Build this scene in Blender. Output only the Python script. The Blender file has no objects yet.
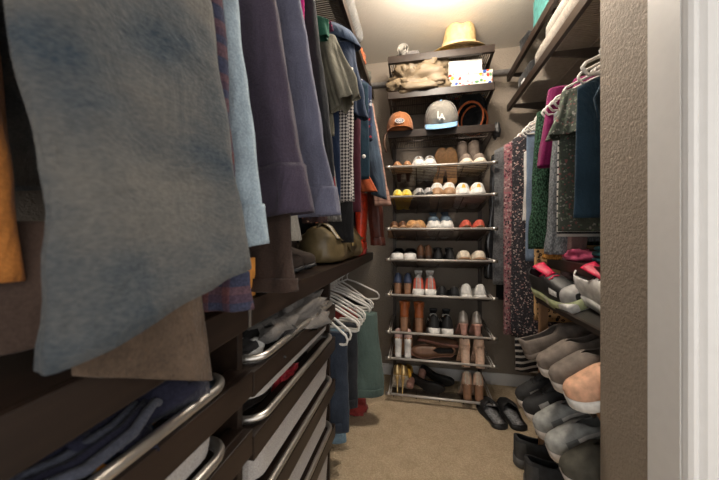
import bpy, bmesh, math, random
from mathutils import Vector, Matrix, noise
PI = math.pi
sc = bpy.context.scene
COL = sc.collection
rnd = random.Random(7)

# ------------------------------------------------------------------ materials
MATS = {}
def _new(name):
    m = bpy.data.materials.new(name); m.use_nodes = True
    nt = m.node_tree
    return m, nt, nt.nodes['Principled BSDF']
def _n(nt, kind, **kw):
    n = nt.nodes.new(kind)
    for k, v in kw.items():
        if k.startswith('i_'):
            n.inputs[k[2:]].default_value = v
        else:
            setattr(n, k, v)
    return n
def rgb(c): return (c[0], c[1], c[2], 1)
def _bump(nt, bs, src, strength, dist=.002):
    b = _n(nt, 'ShaderNodeBump'); b.inputs['Strength'].default_value = strength; b.inputs['Distance'].default_value = dist
    nt.links.new(src, b.inputs['Height']); nt.links.new(b.outputs[0], bs.inputs['Normal'])
def _coords(nt, scale=(1, 1, 1), rot=(0, 0, 0)):
    t = _n(nt, 'ShaderNodeTexCoord'); mp = _n(nt, 'ShaderNodeMapping')
    mp.inputs['Scale'].default_value = scale; mp.inputs['Rotation'].default_value = rot
    nt.links.new(t.outputs['Object'], mp.inputs['Vector'])
    return mp.outputs[0]
def _ramp(nt, src, stops, interp='LINEAR'):
    r = _n(nt, 'ShaderNodeValToRGB'); cr = r.color_ramp; cr.interpolation = interp
    while len(cr.elements) < len(stops): cr.elements.new(.5)
    for e, (p, c) in zip(cr.elements, stops): e.position = p; e.color = rgb(c)
    nt.links.new(src, r.inputs[0]); return r.outputs[0]
def _mix(nt, a, b, fac=.5, mode='MIX'):
    m = _n(nt, 'ShaderNodeMix', data_type='RGBA', blend_type=mode)
    for s, v in ((m.inputs[6], a), (m.inputs[7], b), (m.inputs[0], fac)):
        if hasattr(v, 'is_linked') or hasattr(v, 'links'): nt.links.new(v, s)
        elif isinstance(v, (int, float)): s.default_value = v
        else: s.default_value = rgb(v)
    return m.outputs[2]
def plain(name, c, rough=.6, metal=0, var=.25, vs=40, bump=.15, bs_=300, coat=0, alpha=1, sheen=0):
    """one colour with a little natural variation and fine relief"""
    if name in MATS: return MATS[name]
    m, nt, b = _new(name)
    co = _coords(nt)
    nz = _n(nt, 'ShaderNodeTexNoise'); nz.inputs['Scale'].default_value = vs; nz.inputs['Detail'].default_value = 4
    nt.links.new(co, nz.inputs['Vector'])
    lo = tuple(x*(1-var) for x in c); hi = tuple(min(1, x*(1+var)) for x in c)
    nt.links.new(_ramp(nt, nz.outputs[0], [(.3, lo), (.7, hi)]), b.inputs['Base Color'])
    b.inputs['Roughness'].default_value = rough; b.inputs['Metallic'].default_value = metal
    if coat: b.inputs['Coat Weight'].default_value = coat
    if sheen: b.inputs['Sheen Weight'].default_value = sheen
    if bump:
        n2 = _n(nt, 'ShaderNodeTexNoise'); n2.inputs['Scale'].default_value = bs_; n2.inputs['Detail'].default_value = 3
        nt.links.new(co, n2.inputs['Vector']); _bump(nt, b, n2.outputs[0], bump)
    MATS[name] = m; return m
def weave(name, c, c2=None, scale=260, amt=.5, var=.3, vs=9, rough=.9, bump=.5, stretch=(1, 1, 1), fade=None):
    """woven cloth: fine threads over broad fading"""
    if name in MATS: return MATS[name]
    c2 = c2 or tuple(x*.55 for x in c)
    m, nt, b = _new(name)
    co = _coords(nt, stretch)
    f = _n(nt, 'ShaderNodeTexNoise'); f.inputs['Scale'].default_value = scale; f.inputs['Detail'].default_value = 2
    g = _n(nt, 'ShaderNodeTexNoise'); g.inputs['Scale'].default_value = vs; g.inputs['Detail'].default_value = 5
    nt.links.new(co, f.inputs['Vector']); nt.links.new(co, g.inputs['Vector'])
    thr = _ramp(nt, f.outputs[0], [(.5-amt*.3, c2), (.5+amt*.3, c)])
    lo = tuple(x*(1-var) for x in c); hi = tuple(min(1, x*(1+var)) for x in c)
    if fade: lo, hi = fade
    brd = _ramp(nt, g.outputs[0], [(.35, lo), (.65, hi)])
    nt.links.new(_mix(nt, thr, brd, .5), b.inputs['Base Color'])
    b.inputs['Roughness'].default_value = rough; b.inputs['Specular IOR Level'].default_value = .15
    b.inputs['Sheen Weight'].default_value = .1
    _bump(nt, b, f.outputs[0], bump, .0015)
    fine = b.inputs['Normal'].links[0].from_node
    mp2 = _n(nt, 'ShaderNodeMapping'); mp2.inputs['Rotation'].default_value = (.5, .35, .6); mp2.inputs['Scale'].default_value = (1, 1, .45)
    nt.links.new(co, mp2.inputs['Vector'])
    cr = _n(nt, 'ShaderNodeTexNoise'); cr.inputs['Scale'].default_value = 13; cr.inputs['Detail'].default_value = 4; cr.inputs['Distortion'].default_value = 1.2
    nt.links.new(mp2.outputs[0], cr.inputs['Vector'])
    b2 = _n(nt, 'ShaderNodeBump'); b2.inputs['Strength'].default_value = .55; b2.inputs['Distance'].default_value = .022
    nt.links.new(cr.outputs[0], b2.inputs['Height']); nt.links.new(b2.outputs[0], fine.inputs['Normal'])
    MATS[name] = m; return m
def stripes(name, c1, c2, freq, axis=2, duty=.5, rough=.85, rot=(0, 0, 0), c3=None):
    if name in MATS: return MATS[name]
    m, nt, b = _new(name)
    co = _coords(nt, (1, 1, 1), rot)
    sx = _n(nt, 'ShaderNodeSeparateXYZ'); nt.links.new(co, sx.inputs[0])
    mu = _n(nt, 'ShaderNodeMath', operation='MULTIPLY'); mu.inputs[1].default_value = freq; nt.links.new(sx.outputs[axis], mu.inputs[0])
    fr = _n(nt, 'ShaderNodeMath', operation='FRACT'); nt.links.new(mu.outputs[0], fr.inputs[0])
    st = [(0, c1), (duty, c2)] + ([(.9, c3)] if c3 else [])
    nt.links.new(_ramp(nt, fr.outputs[0], st, 'CONSTANT'), b.inputs['Base Color'])
    b.inputs['Roughness'].default_value = rough; b.inputs['Specular IOR Level'].default_value = .15
    MATS[name] = m; return m
def plaid(name, base, ca, cb, f1=9, f2=9):
    if name in MATS: return MATS[name]
    m, nt, b = _new(name)
    co = _coords(nt); sx = _n(nt, 'ShaderNodeSeparateXYZ'); nt.links.new(co, sx.inputs[0])
    outs = []
    for ax, f in ((2, f1), (0, f2)):
        mu = _n(nt, 'ShaderNodeMath', operation='MULTIPLY'); mu.inputs[1].default_value = f; nt.links.new(sx.outputs[ax], mu.inputs[0])
        fr = _n(nt, 'ShaderNodeMath', operation='FRACT'); nt.links.new(mu.outputs[0], fr.inputs[0]); outs.append(fr.outputs[0])
    a = _ramp(nt, outs[0], [(0, base), (.3, ca), (.55, base), (.7, cb), (.85, ca)], 'CONSTANT')
    d = _ramp(nt, outs[1], [(0, ca), (.35, base), (.6, cb), (.75, base)], 'CONSTANT')
    mx = _mix(nt, a, d, .5)
    f = _n(nt, 'ShaderNodeTexNoise'); f.inputs['Scale'].default_value = 240; nt.links.new(co, f.inputs['Vector'])
    nt.links.new(_mix(nt, mx, _ramp(nt, f.outputs[0], [(.35, (.4, .4, .4)), (.65, (1, 1, 1))]), .6, 'MULTIPLY'), b.inputs['Base Color'])
    b.inputs['Roughness'].default_value = .95; b.inputs['Specular IOR Level'].default_value = .1
    _bump(nt, b, f.outputs[0], .5)
    MATS[name] = m; return m
def floral(name, bg, cols, scale=60, dens=.35, rough=.85, stretch=(1, 1, 1)):
    """scattered blots of several colours on a ground"""
    if name in MATS: return MATS[name]
    m, nt, b = _new(name)
    co = _coords(nt, stretch)
    nz = _n(nt, 'ShaderNodeTexNoise'); nz.inputs['Scale'].default_value = scale*.8; nt.links.new(co, nz.inputs['Vector'])
    wv = _mix(nt, co, nz.outputs[1], .02)
    v = _n(nt, 'ShaderNodeTexVoronoi'); v.inputs['Scale'].default_value = scale; nt.links.new(wv, v.inputs['Vector'])
    sp = _n(nt, 'ShaderNodeSeparateXYZ'); nt.links.new(v.outputs['Color'], sp.inputs[0])
    k = len(cols)
    cc = _ramp(nt, sp.outputs[0], [(i/k, c) for i, c in enumerate(cols)], 'CONSTANT')
    ms = _ramp(nt, v.outputs['Distance'], [(dens, (1, 1, 1)), (dens+.06, (0, 0, 0))])
    nt.links.new(_mix(nt, bg, cc, ms), b.inputs['Base Color'])
    b.inputs['Roughness'].default_value = rough; b.inputs['Specular IOR Level'].default_value = .15
    MATS[name] = m; return m
def leopard(name):
    m, nt, b = _new(name)
    co = _coords(nt)
    v = _n(nt, 'ShaderNodeTexVoronoi'); v.inputs['Scale'].default_value = 42; nt.links.new(co, v.inputs['Vector'])
    nz = _n(nt, 'ShaderNodeTexNoise'); nz.inputs['Scale'].default_value = 90; nt.links.new(co, nz.inputs['Vector'])
    ad = _n(nt, 'ShaderNodeMath', operation='MULTIPLY_ADD'); ad.inputs[1].default_value = .3
    nt.links.new(nz.outputs[0], ad.inputs[0]); nt.links.new(v.outputs['Distance'], ad.inputs[2])
    nt.links.new(_ramp(nt, ad.outputs[0], [(0, (.3, .13, .04)), (.3, (.02, .015, .01)), (.48, (.55, .33, .15))], 'CONSTANT'), b.inputs['Base Color'])
    b.inputs['Roughness'].default_value = .8
    return m
def check(name, c1, c2, scale, rot=.785):
    m, nt, b = _new(name)
    co = _coords(nt, (1, 1, 1), (0, rot, 0))
    ch = _n(nt, 'ShaderNodeTexChecker'); ch.inputs['Scale'].default_value = scale
    ch.inputs[1].default_value = rgb(c1); ch.inputs[2].default_value = rgb(c2)
    nt.links.new(co, ch.inputs['Vector']); nt.links.new(ch.outputs[0], b.inputs['Base Color'])
    b.inputs['Roughness'].default_value = .85
    return m
def knit(name, c, freq=160, rough=.95, fleck=.3):
    if name in MATS: return MATS[name]
    m, nt, b = _new(name)
    co = _coords(nt, (1, 1, .5))
    v = _n(nt, 'ShaderNodeTexVoronoi'); v.inputs['Scale'].default_value = freq; nt.links.new(co, v.inputs['Vector'])
    nt.links.new(_ramp(nt, v.outputs['Distance'], [(0, tuple(min(1, x*(1+fleck)) for x in c)), (.7, tuple(x*(1-fleck*1.6) for x in c))]), b.inputs['Base Color'])
    b.inputs['Roughness'].default_value = rough; b.inputs['Specular IOR Level'].default_value = .1
    iv = _n(nt, 'ShaderNodeMath', operation='SUBTRACT'); iv.inputs[0].default_value = 1; nt.links.new(v.outputs['Distance'], iv.inputs[1])
    _bump(nt, b, iv.outputs[0], .6, .003)
    MATS[name] = m; return m
def wallpaint(name, c, scale=55, bump=.5):
    m, nt, b = _new(name)
    co = _coords(nt)
    nz = _n(nt, 'ShaderNodeTexNoise'); nz.inputs['Scale'].default_value = scale; nz.inputs['Detail'].default_value = 3; nz.inputs['Distortion'].default_value = .6
    nt.links.new(co, nz.inputs['Vector'])
    r = _ramp(nt, nz.outputs[0], [(.42, (0, 0, 0)), (.6, (1, 1, 1))])
    b.inputs['Base Color'].default_value = rgb(c); b.inputs['Roughness'].default_value = .75
    _bump(nt, b, r, bump, .004)
    return m
def mesh_cloth(name, c, cover=.72):
    """very fine wire mesh, too fine to resolve: lets part of the light through"""
    m, nt, b = _new(name)
    co = _coords(nt); nz = _n(nt, 'ShaderNodeTexNoise'); nz.inputs['Scale'].default_value = 350; nt.links.new(co, nz.inputs['Vector'])
    r = _ramp(nt, nz.outputs[0], [(.35, (cover-.12,)*3), (.65, (cover+.12,)*3)]); nt.links.new(r, b.inputs['Alpha'])
    b.inputs['Base Color'].default_value = rgb(c); b.inputs['Roughness'].default_value = .5
    return m
def carpet_mat():
    m, nt, b = _new('carpet_loop')
    co = _coords(nt)
    v = _n(nt, 'ShaderNodeTexVoronoi'); v.inputs['Scale'].default_value = 130; nt.links.new(co, v.inputs['Vector'])
    nz = _n(nt, 'ShaderNodeTexNoise'); nz.inputs['Scale'].default_value = 14; nz.inputs['Detail'].default_value = 6; nt.links.new(co, nz.inputs['Vector'])
    a = _ramp(nt, v.outputs['Distance'], [(0, (.66, .53, .37)), (.65, (.38, .29, .19))])
    g = _ramp(nt, nz.outputs[0], [(.3, (.47, .37, .25)), (.7, (.62, .49, .345))])
    nt.links.new(_mix(nt, a, g, .5), b.inputs['Base Color'])
    b.inputs['Roughness'].default_value = 1; b.inputs['Specular IOR Level'].default_value = .05
    iv = _n(nt, 'ShaderNodeMath', operation='SUBTRACT'); iv.inputs[0].default_value = 1; nt.links.new(v.outputs['Distance'], iv.inputs[1])
    _bump(nt, b, iv.outputs[0], .8, .006)
    return m
def wood(name, c, c2, rough=.45, axis_scale=(30, 2, 30)):
    m, nt, b = _new(name)
    co = _coords(nt, axis_scale)
    nz = _n(nt, 'ShaderNodeTexNoise'); nz.inputs['Scale'].default_value = 1.5; nz.inputs['Detail'].default_value = 6; nt.links.new(co, nz.inputs['Vector'])
    nt.links.new(_ramp(nt, nz.outputs[0], [(.35, c), (.65, c2)]), b.inputs['Base Color'])
    b.inputs['Specular IOR Level'].default_value = .3
    b.inputs['Roughness'].default_value = rough
    return m

# ------------------------------------------------------------------ mesh helpers
def box(bm, x0, x1, y0, y1, z0, z1, bev=0):
    m = Matrix.Translation(((x0+x1)/2, (y0+y1)/2, (z0+z1)/2)) @ Matrix.Diagonal((x1-x0, y1-y0, z1-z0, 1))
    r = bmesh.ops.create_cube(bm, size=1, matrix=m)
    if bev:
        es = {e for v in r['verts'] for e in v.link_edges}
        bmesh.ops.bevel(bm, geom=list(es), offset=bev, segments=2, profile=.5, affect='EDGES')
def loft(bm, rings, cap0=False, cap1=False, closed=True):
    vs = [[bm.verts.new(p) for p in r] for r in rings]
    n = len(rings[0])
    for a, b in zip(vs, vs[1:]):
        for j in range(n if closed else n-1):
            k = (j+1) % n
            try: bm.faces.new((a[j], a[k], b[k], b[j]))
            except ValueError: pass
    if cap0: bm.faces.new(list(reversed(vs[0])))
    if cap1: bm.faces.new(vs[-1])
    return vs
def tube(bm, pts, r, seg=8, closed=False, caps=True):
    pts = [Vector(p) for p in pts]
    n = len(pts); rings = []
    up = None
    for i, p in enumerate(pts):
        if closed: d = pts[(i+1) % n]-pts[i-1]
        else: d = pts[min(i+1, n-1)]-pts[max(i-1, 0)]
        d.normalize()
        if up is None:
            up = Vector((0, 0, 1)) if abs(d.z) < .9 else Vector((1, 0, 0))
        s = d.cross(up).normalized(); up = s.cross(d).normalized()
        rr = r[i] if isinstance(r, (list, tuple)) else r
        rings.append([p+(s*math.cos(2*PI*j/seg)+up*math.sin(2*PI*j/seg))*rr for j in range(seg)])
    if closed: rings.append(rings[0]); loft(bm, rings); bmesh.ops.remove_doubles(bm, verts=bm.verts, dist=1e-6)
    else: loft(bm, rings, caps, caps)
def lathe(bm, prof, n=32, center=(0, 0, 0), sx=1, sy=1, f=None):
    c = Vector(center); rings = []
    for r, z in prof:
        ring = []
        for j in range(n):
            a = 2*PI*j/n
            p = Vector((r*math.cos(a)*sx, r*math.sin(a)*sy, z))
            if f: p = f(p, a)
            ring.append(c+p)
        rings.append(ring)
    loft(bm, rings)
    return rings
def obj(name, bm, mat, parent=None, solid=0, sub=0, smooth=True, off=-1):
    bmesh.ops.recalc_face_normals(bm, faces=bm.faces)
    me = bpy.data.meshes.new(name); bm.to_mesh(me); bm.free()
    if smooth:
        for p in me.polygons: p.use_smooth = True
    me.materials.append(mat)
    o = bpy.data.objects.new(name, me); COL.objects.link(o)
    if parent: o.parent = parent
    if solid:
        s = o.modifiers.new('solid', 'SOLIDIFY'); s.thickness = solid; s.offset = off
    if sub:
        s = o.modifiers.new('sub', 'SUBSURF'); s.levels = s.render_levels = sub
    return o
def BM(): return bmesh.new()
def flat(o, ang=35):
    """hard edges on boxy things"""
    for p in o.data.polygons: p.use_smooth = False
    return o
def tag(o, label, cat, group=None):
    o['label'] = label; o['category'] = cat
    if group: o['group'] = group
    return o
def thing(name, label, cat, loc=(0, 0, 0), rot=(0, 0, 0), group=None):
    o = bpy.data.objects.new(name, None); COL.objects.link(o); o.empty_display_size = .05
    o.location = loc; o.rotation_euler = rot
    return tag(o, label, cat, group)
def struct(name, bm, mat):
    o = obj(name, bm, mat, smooth=False); o['kind'] = 'structure'; return o
def dup(root, loc=None, rot=None, label=None):
    r = root.copy(); COL.objects.link(r)
    if loc is not None: r.location = loc
    if rot is not None: r.rotation_euler = rot
    if label: r['label'] = label
    for ch in list(root.children):
        c = ch.copy(); COL.objects.link(c); c.parent = r
        for g in list(ch.children):
            d = g.copy(); COL.objects.link(d); d.parent = c
    return r
def lerp(a, b, t): return a+(b-a)*t
def sm(a, b, x):
    t = max(0, min(1, (x-a)/(b-a))); return t*t*(3-2*t)
def sp(v, e): return math.copysign(abs(v)**e, v)
def cloth(bm, P0, P1, a0, a1, b0, b1, yaw=0, slant=0, n=44, m=26, k=5, amp=.006, seed=0, cap=True, shoulder=0, wr=.006, bow=0, sharp=.85, t0=0):
    """hanging cloth: an elliptic tube from P0 down to P1 whose folds deepen downwards"""
    P0 = Vector(P0); P1 = Vector(P1); cy, sy = math.cos(yaw), math.sin(yaw)
    rr = random.Random(seed); ph = [rr.uniform(0, 6.28) for _ in range(4)]
    rings = []
    for i in range(m+1):
        t = i/m; c = P0.lerp(P1, t)
        a = lerp(a0, a1, t**.9); b = lerp(b0, b1, min(1, t*1.6)**.7)
        ring = []
        for j in range(n):
            th = 2*PI*j/n; ca, sa = math.cos(th), math.sin(th)
            lx = a*sp(ca, sharp); ly = b*sp(sa, sharp)
            f = (t0+t*(1-t0))
            fold = amp*f*(math.sin(k*th+ph[0]+.6*math.sin(3*t+ph[1]))+.5*math.sin((2*k+1)*th+ph[2]))
            lx += fold*ca*.6; ly += fold*sa*1.0
            ly += bow*math.sin(PI*t)
            p = Vector((c.x+lx*cy-ly*sy, c.y+lx*sy+ly*cy, c.z+slant*lx*t-shoulder*(abs(lx)/max(a, 1e-4))**1.6*(1-t)))
            q = Vector((p.x*9, p.y*9, p.z*5+seed*3.1))
            d = noise.noise(q)*wr+noise.noise(q*2.7)*wr*.45
            p += Vector((ca*cy-sa*sy, ca*sy+sa*cy, .35*sa))*d*(.35+.65*f)
            ring.append(p)
        rings.append(ring)
    loft(bm, rings, cap0=cap)
    return rings
def cuff(name, P0, P1, a, b, yaw, slant, mat, parent, seed=0, wr=.002):
    bm = BM(); cloth(bm, P0, P1, a, a*1.02, b, b, yaw, slant, m=8, amp=.002, seed=seed, cap=False, wr=wr, t0=1)
    return obj(name, bm, mat, parent, solid=.004)
def crumple(bm, c, size, seed=0, amp=.35, n=26, m=16, flatb=True):
    """heap of soft cloth"""
    c = Vector(c); rings = []
    for i in range(m+1):
        v = i/m; ph = -PI/2+PI*v
        ring = []
        for j in range(n):
            th = 2*PI*j/n
            d = Vector((sp(math.cos(th), .8)*math.cos(ph), sp(math.sin(th), .8)*math.cos(ph), sp(math.sin(ph), .8)))
            q = d*1.7+Vector((seed*2.3, seed, 0))
            w = 1+amp*(noise.noise(q)+.6*abs(noise.noise(q*2.3))-.2+.35*noise.noise(q*5)+.30*(1-min(1, 3.2*abs(noise.noise(q*1.9+Vector((7, 3, 1)))))))
            p = Vector((d.x*size[0]*w, d.y*size[1]*w, d.z*size[2]*w))
            if flatb: p.z = max(p.z, -size[2]*.55)
            ring.append(c+p)
        rings.append(ring)
    loft(bm, rings)
    bmesh.ops.remove_doubles(bm, verts=bm.verts, dist=.0005)
def folded(bm, x0, x1, y0, y1, z0, z1, layers=4, seed=0, axis='y'):
    """a folded garment: layers of cloth bent back on themselves"""
    rr = random.Random(seed); h = (z1-z0)/layers
    for l in range(layers):
        zc = z0+h*(l+.5); ins = rr.uniform(0, .012); rings = []
        M_ = 14
        for i in range(M_+1):
            t = i/M_; ring = []
            e = 1-abs(2*t-1)**8*.12
            for j in range(20):
                th = 2*PI*j/20
                u = sp(math.cos(th), .35); w = sp(math.sin(th), .7)
                if axis == 'y':
                    p = Vector((lerp(x0+ins, x1-ins, .5+.5*u*e), lerp(y0+ins, y1-ins, t), zc+w*h*.53*e))
                else:
                    p = Vector((lerp(x0+ins, x1-ins, t), lerp(y0+ins, y1-ins, .5+.5*u*e), zc+w*h*.53*e))
                p.z += noise.noise(Vector((p.x*12, p.y*12, seed+l*.4)))*h*.5*(.4+l/layers)
                p += Vector((noise.noise(p*15), noise.noise(p*15+Vector((9, 0, 0))), 0))*.006
                ring.append(p)
            rings.append(ring)
        loft(bm, rings, True, True)
# ------------------------------------------------------------------ palette
WOODD = wood('espresso_laminate', (.015, .009, .0065), (.025, .015, .0105), .40)
STEEL = plain('satin_nickel', (.55, .52, .48), .32, .9, var=.05, bump=0)
WIREW = plain('platinum_coated_wire', (.55, .51, .47), .45, .3, var=.05, bump=0)
WIREB = plain('bronze_coated_wire', (.075, .058, .047), .5, .2, var=.1, bump=0)
WHITEP = plain('white_plastic', (.75, .72, .68), .35, var=.03, bump=0)
WALL = wallpaint('taupe_orange_peel_paint', (.27, .222, .175), 105, .38)
CEIL = wallpaint('ceiling_paint', (.60, .55, .48), 90, .15)
TRIMW = plain('white_trim_paint', (.74, .73, .72), .4, var=.02, bump=.03, bs_=60)
PINE = wood('pine_post', (.20, .105, .05), (.30, .165, .085), .55, (20, 20, 2))
MESHW = mesh_cloth('platinum_mesh', (.50, .465, .44), .70)
BLACK = plain('black_leather', (.012, .012, .013), .5, var=.2)
NAVYF = weave('navy_cotton', (.018, .03, .065))

# ------------------------------------------------------------------ setting
XL, XR, YB, ZC = -.86, 1.0, 2.265, 2.44
bm = BM(); box(bm, XL-.1, 2.2, -2.2, YB+.1, -.1, 0); struct('floor', bm, carpet_mat())
bm = BM(); box(bm, XL-.1, 2.2, -2.2, YB+.1, ZC, ZC+.1); struct('ceiling', bm, CEIL)
bm = BM(); box(bm, XL-.1, XL, -.75, YB+.1, 0, ZC); struct('wall_left', bm, WALL)
bm = BM(); box(bm, XL, XR, YB, YB+.1, 0, ZC); struct('wall_back', bm, WALL)
bm = BM(); box(bm, XR, XR+.1, .93, YB+.1, 0, ZC); struct('wall_right', bm, WALL)
bm = BM(); box(bm, .503, 2.2, .69, .93, 0, ZC); struct('wall_front', bm, WALL)
for nm, b_ in (('baseboard_back', (-.86, 1.0, YB-.014, YB, 0, .085)), ('baseboard_left', (XL, XL+.014, -.75, YB-.014, 0, .085)), ('baseboard_right', (XR-.014, XR, .93, YB-.014, 0, .085))):
    bm = BM(); box(bm, *b_, bev=.004); struct(nm, bm, TRIMW)
# jamb and casing of the doorway
bm = BM(); box(bm, .498, .515, .672, .752, 0, ZC-.002); struct('trim_1', bm, TRIMW)
bm = BM()
prof = [(.500, .690), (.500, .668), (.503, .661), (.509, .657), (.515, .657), (.519, .661), (.521, .667), (.526, .668), (.529, .664), (.533, .660), (.575, .656), (.60, .656), (.60, .690)]
loft(bm, [[(x, y, z) for x, y in prof] for z in (0, ZC-.002)], True, True); o = struct('trim_2', bm, TRIMW)

# ceiling lamp: a shallow glass dome, out of the frame above
lt = thing('ceiling_light', 'round frosted glass flush ceiling lamp above the middle of the closet', 'ceiling light', (.15, 1.38, ZC))
bm = BM(); lathe(bm, [(.001, 0), (.065, 0), (.068, -.010), (.06, -.018), (.012, -.022), (.012, -.045), (.001, -.045)], 40); obj('base', bm, STEEL, lt)
gm, nt, b_ = _new('lit_frosted_glass'); b_.inputs['Base Color'].default_value = (1, .95, .88, 1)
b_.inputs['Emission Color'].default_value = (1, .90, .77, 1); b_.inputs['Emission Strength'].default_value = 110
bm = BM(); lathe(bm, [(.001, -.040), (.03, -.043)]+[(.105*math.cos(a), -.125-.085*math.sin(a)) for a in [-1.15+i*(1.15+PI/2)/16 for i in range(16)]]+[(.001, -.210)], 40); obj('globe', bm, gm, lt)
# ------------------------------------------------------------------ fixed shelving
def vent_shelf(label, x0, x1, y0, y1, z, front, fh=.046, pitch=.0127, wmat=WIREB, ft=.02):
    """ventilated shelf: front-to-back wires on cross rods, wood fascia in front, brackets beneath"""
    t = thing('ventilated_shelf', label, 'shelf', ((x0+x1)/2, (y0+y1)/2, z))
    ox, oy = (x0+x1)/2, (y0+y1)/2
    X0, X1, Y0, Y1 = x0-ox, x1-ox, y0-oy, y1-oy
    w = .0022
    bm = BM()
    if front == 'y0':
        n = int((X1-X0)/pitch)
        for i in range(n+1):
            x = X0+.004+i*(X1-X0-.008)/n; box(bm, x-w, x+w, Y0+ft, Y1-.004, -w, w)
        for y in (Y0+ft+.01, (Y0+Y1)/2, Y1-.02): box(bm, X0, X1, y-.003, y+.003, -.009, -.003)
    else:
        n = int((Y1-Y0)/pitch)
        for i in range(n+1):
            y = Y0+.004+i*(Y1-Y0-.008)/n; box(bm, X0+.02, X1-.02, y-w, y+w, -w, w)
        for x in (X0+.03, 0, X1-.03): box(bm, x-.003, x+.003, Y0, Y1, -.009, -.003)
    obj('wire_deck', bm, wmat, t, smooth=False)
    bm = BM()
    if front == 'y0': box(bm, X0, X1, Y0, Y0+ft, -fh*.75, fh*.25, .002)
    elif front == 'x1': box(bm, X1-ft, X1, Y0, Y1, -fh*.75, fh*.25, .002)
    else: box(bm, X0, X0+ft, Y0, Y1, -fh*.75, fh*.25, .002)
    obj('fascia', bm, WOODD, t, smooth=False)
    if front == 'y0': spots = [(X0+.004, 0), (X1-.004, 0)]
    else: spots = [(0, Y0+.12), (0, (Y0+Y1)/2), (0, Y1-.06)]
    for sx, sy in spots:
        bm = BM()
        if front == 'y0':
            pr = [(Y0+ft, -.009), (Y1-.002, -.009), (Y1-.002, -.085), (Y1-.03, -.085), (Y0+ft, -.03)]
            loft(bm, [[(sx-.004, p, q) for p, q in pr], [(sx+.004, p, q) for p, q in pr]], True, True)
        else:
            a, b = (X0+.022, X1-.002) if front == 'x0' else (X1-.022, X0+.002)
            pr = [(a, -.009), (b, -.009), (b, -.085), (lerp(b, a, .08), -.085), (a, -.03)]
            loft(bm, [[(p, sy-.004, q) for p, q in pr], [(p, sy+.004, q) for p, q in pr]], True, True)
        obj('bracket', bm, WIREB, t, smooth=False)
    return t
WIRE_LIT = plain('lit_coated_wire', (.36, .31, .26), .5, .1, var=.1, bump=0)  # paler wire colour stands in for light on the right shelf undersides
RX0, RX1 = -.19, .465          # the shoe rack bay on the back wall
vent_shelf('topmost dark ventilated shelf on the back wall, under the straw hat', RX0, RX1, 1.90, YB-.002, 2.243, 'y0')
vent_shelf('dark ventilated shelf on the back wall carrying the khaki jacket and floral box', RX0, RX1, 1.90, YB-.002, 2.010, 'y0')
vent_shelf('dark ventilated shelf on the back wall carrying the row of caps', RX0, RX1, 1.90, YB-.002, 1.755, 'y0')
# left: high shelf above the hanging clothes, low solid shelf beneath them
vent_shelf('high dark ventilated shelf on the left wall above the hanging clothes', XL+.002, -.335, .15, YB-.004, 2.19, 'x1')
t = thing('closet_shelf', 'long dark brown wood shelf on the left, carrying the boots and handbag', 'shelf', (-.605, .55, .94))
bm = BM(); box(bm, -.253, .250, .006, 1.71, -.024, .010, .002); obj('shelf_board', bm, WOODD, t, smooth=False)
bm = BM(); box(bm, .2505, .262, .006, 1.71, -.048, .0105, .002); obj('fascia', bm, WOODD, t, smooth=False)
t = thing('closet_shelf', 'nearer dark brown wood shelf at the left edge, below the denim jacket sleeve', 'shelf', (-.605, .55, .94))
bm = BM(); box(bm, -.253, .250, -1.0, -.006, -.024, .010, .002); obj('shelf_board', bm, WOODD, t, smooth=False)
bm = BM(); box(bm, .2505, .262, -1.0, -.006, -.048, .0105, .002); obj('fascia', bm, WOODD, t, smooth=False)
t.rotation_euler = (.045, 0, 0)
bm = BM(); box(bm, -.004, .004, -.0035, .0035, -.047, .010)
o = obj('shelf_joint', bm, STEEL, None, smooth=False); o.location = (-.347, .55, .94); tag(o, 'small metal joint strip between the two brown shelf boards on the left', 'joint strip')
# right shelves
vent_shelf('upper dark ventilated shelf high on the right wall, with the teal item on it', .615, XR-.002, .935, 2.2, 2.195, 'x0', wmat=WIRE_LIT)
vent_shelf('dark ventilated shelf high on the right wall just above the hanging tops', .615, XR-.002, .935, 2.2, 1.985, 'x0', wmat=WIRE_LIT)
t = thing('closet_shelf', 'short dark shelf above the top row of sneakers on the right', 'shelf', (.80, 1.195, .975))
bm = BM(); box(bm, -.205, .197, -.26, .26, -.022, .006, .002); obj('shelf_board', bm, WOODD, t, smooth=False)
bm = BM(); box(bm, -.225, -.2055, -.26, .26, -.036, .007, .002); obj('fascia', bm, WOODD, t, smooth=False)

# rods
def rod(label, x, y0, y1, z, mat, r=.013):
    t = thing('closet_rod', label, 'rod', (x, (y0+y1)/2, z)); h = (y1-y0)/2
    bm = BM(); tube(bm, [(0, -h, 0), (0, h, 0)], r, 14); obj('pole', bm, mat, t)
    for s in (-1, 1):
        bm = BM(); box(bm, -.018, .018, s*h-.004, s*h+.004, -.018, .05, .003); obj('bracket', bm, mat, t, smooth=False)
rod('metal hanging rod under the high shelf on the left', -.58, .16, 2.2, 2.09, STEEL)
rod('metal hanging rod under the left wood shelf holding the white hangers', -.50, 1.24, 2.2, .835, STEEL)
rod('metal hanging rod on the right holding the tops and dresses', .74, .95, 2.18, 1.775, STEEL)
# horizontal track along the back wall
bm = BM(); tube(bm, [(-.855, YB-.02, 2.255), (.995, YB-.02, 2.255)], .019, 14)
tag(obj('hang_track', bm, plain('grey_track', (.36, .34, .33), .4, .5, bump=0)), 'grey metal hang track running along the top of the back wall', 'track')
for x, w in ((-.172, 'left'), (.447, 'right')):
    bm = BM(); box(bm, x-.012, x+.012, YB-.025, YB-.003, .06, 2.24, .002)
    tag(obj('wall_standard', bm, WIREB, smooth=False), f'dark slotted upright on the back wall at the {w} end of the shoe racks', 'upright')

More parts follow.
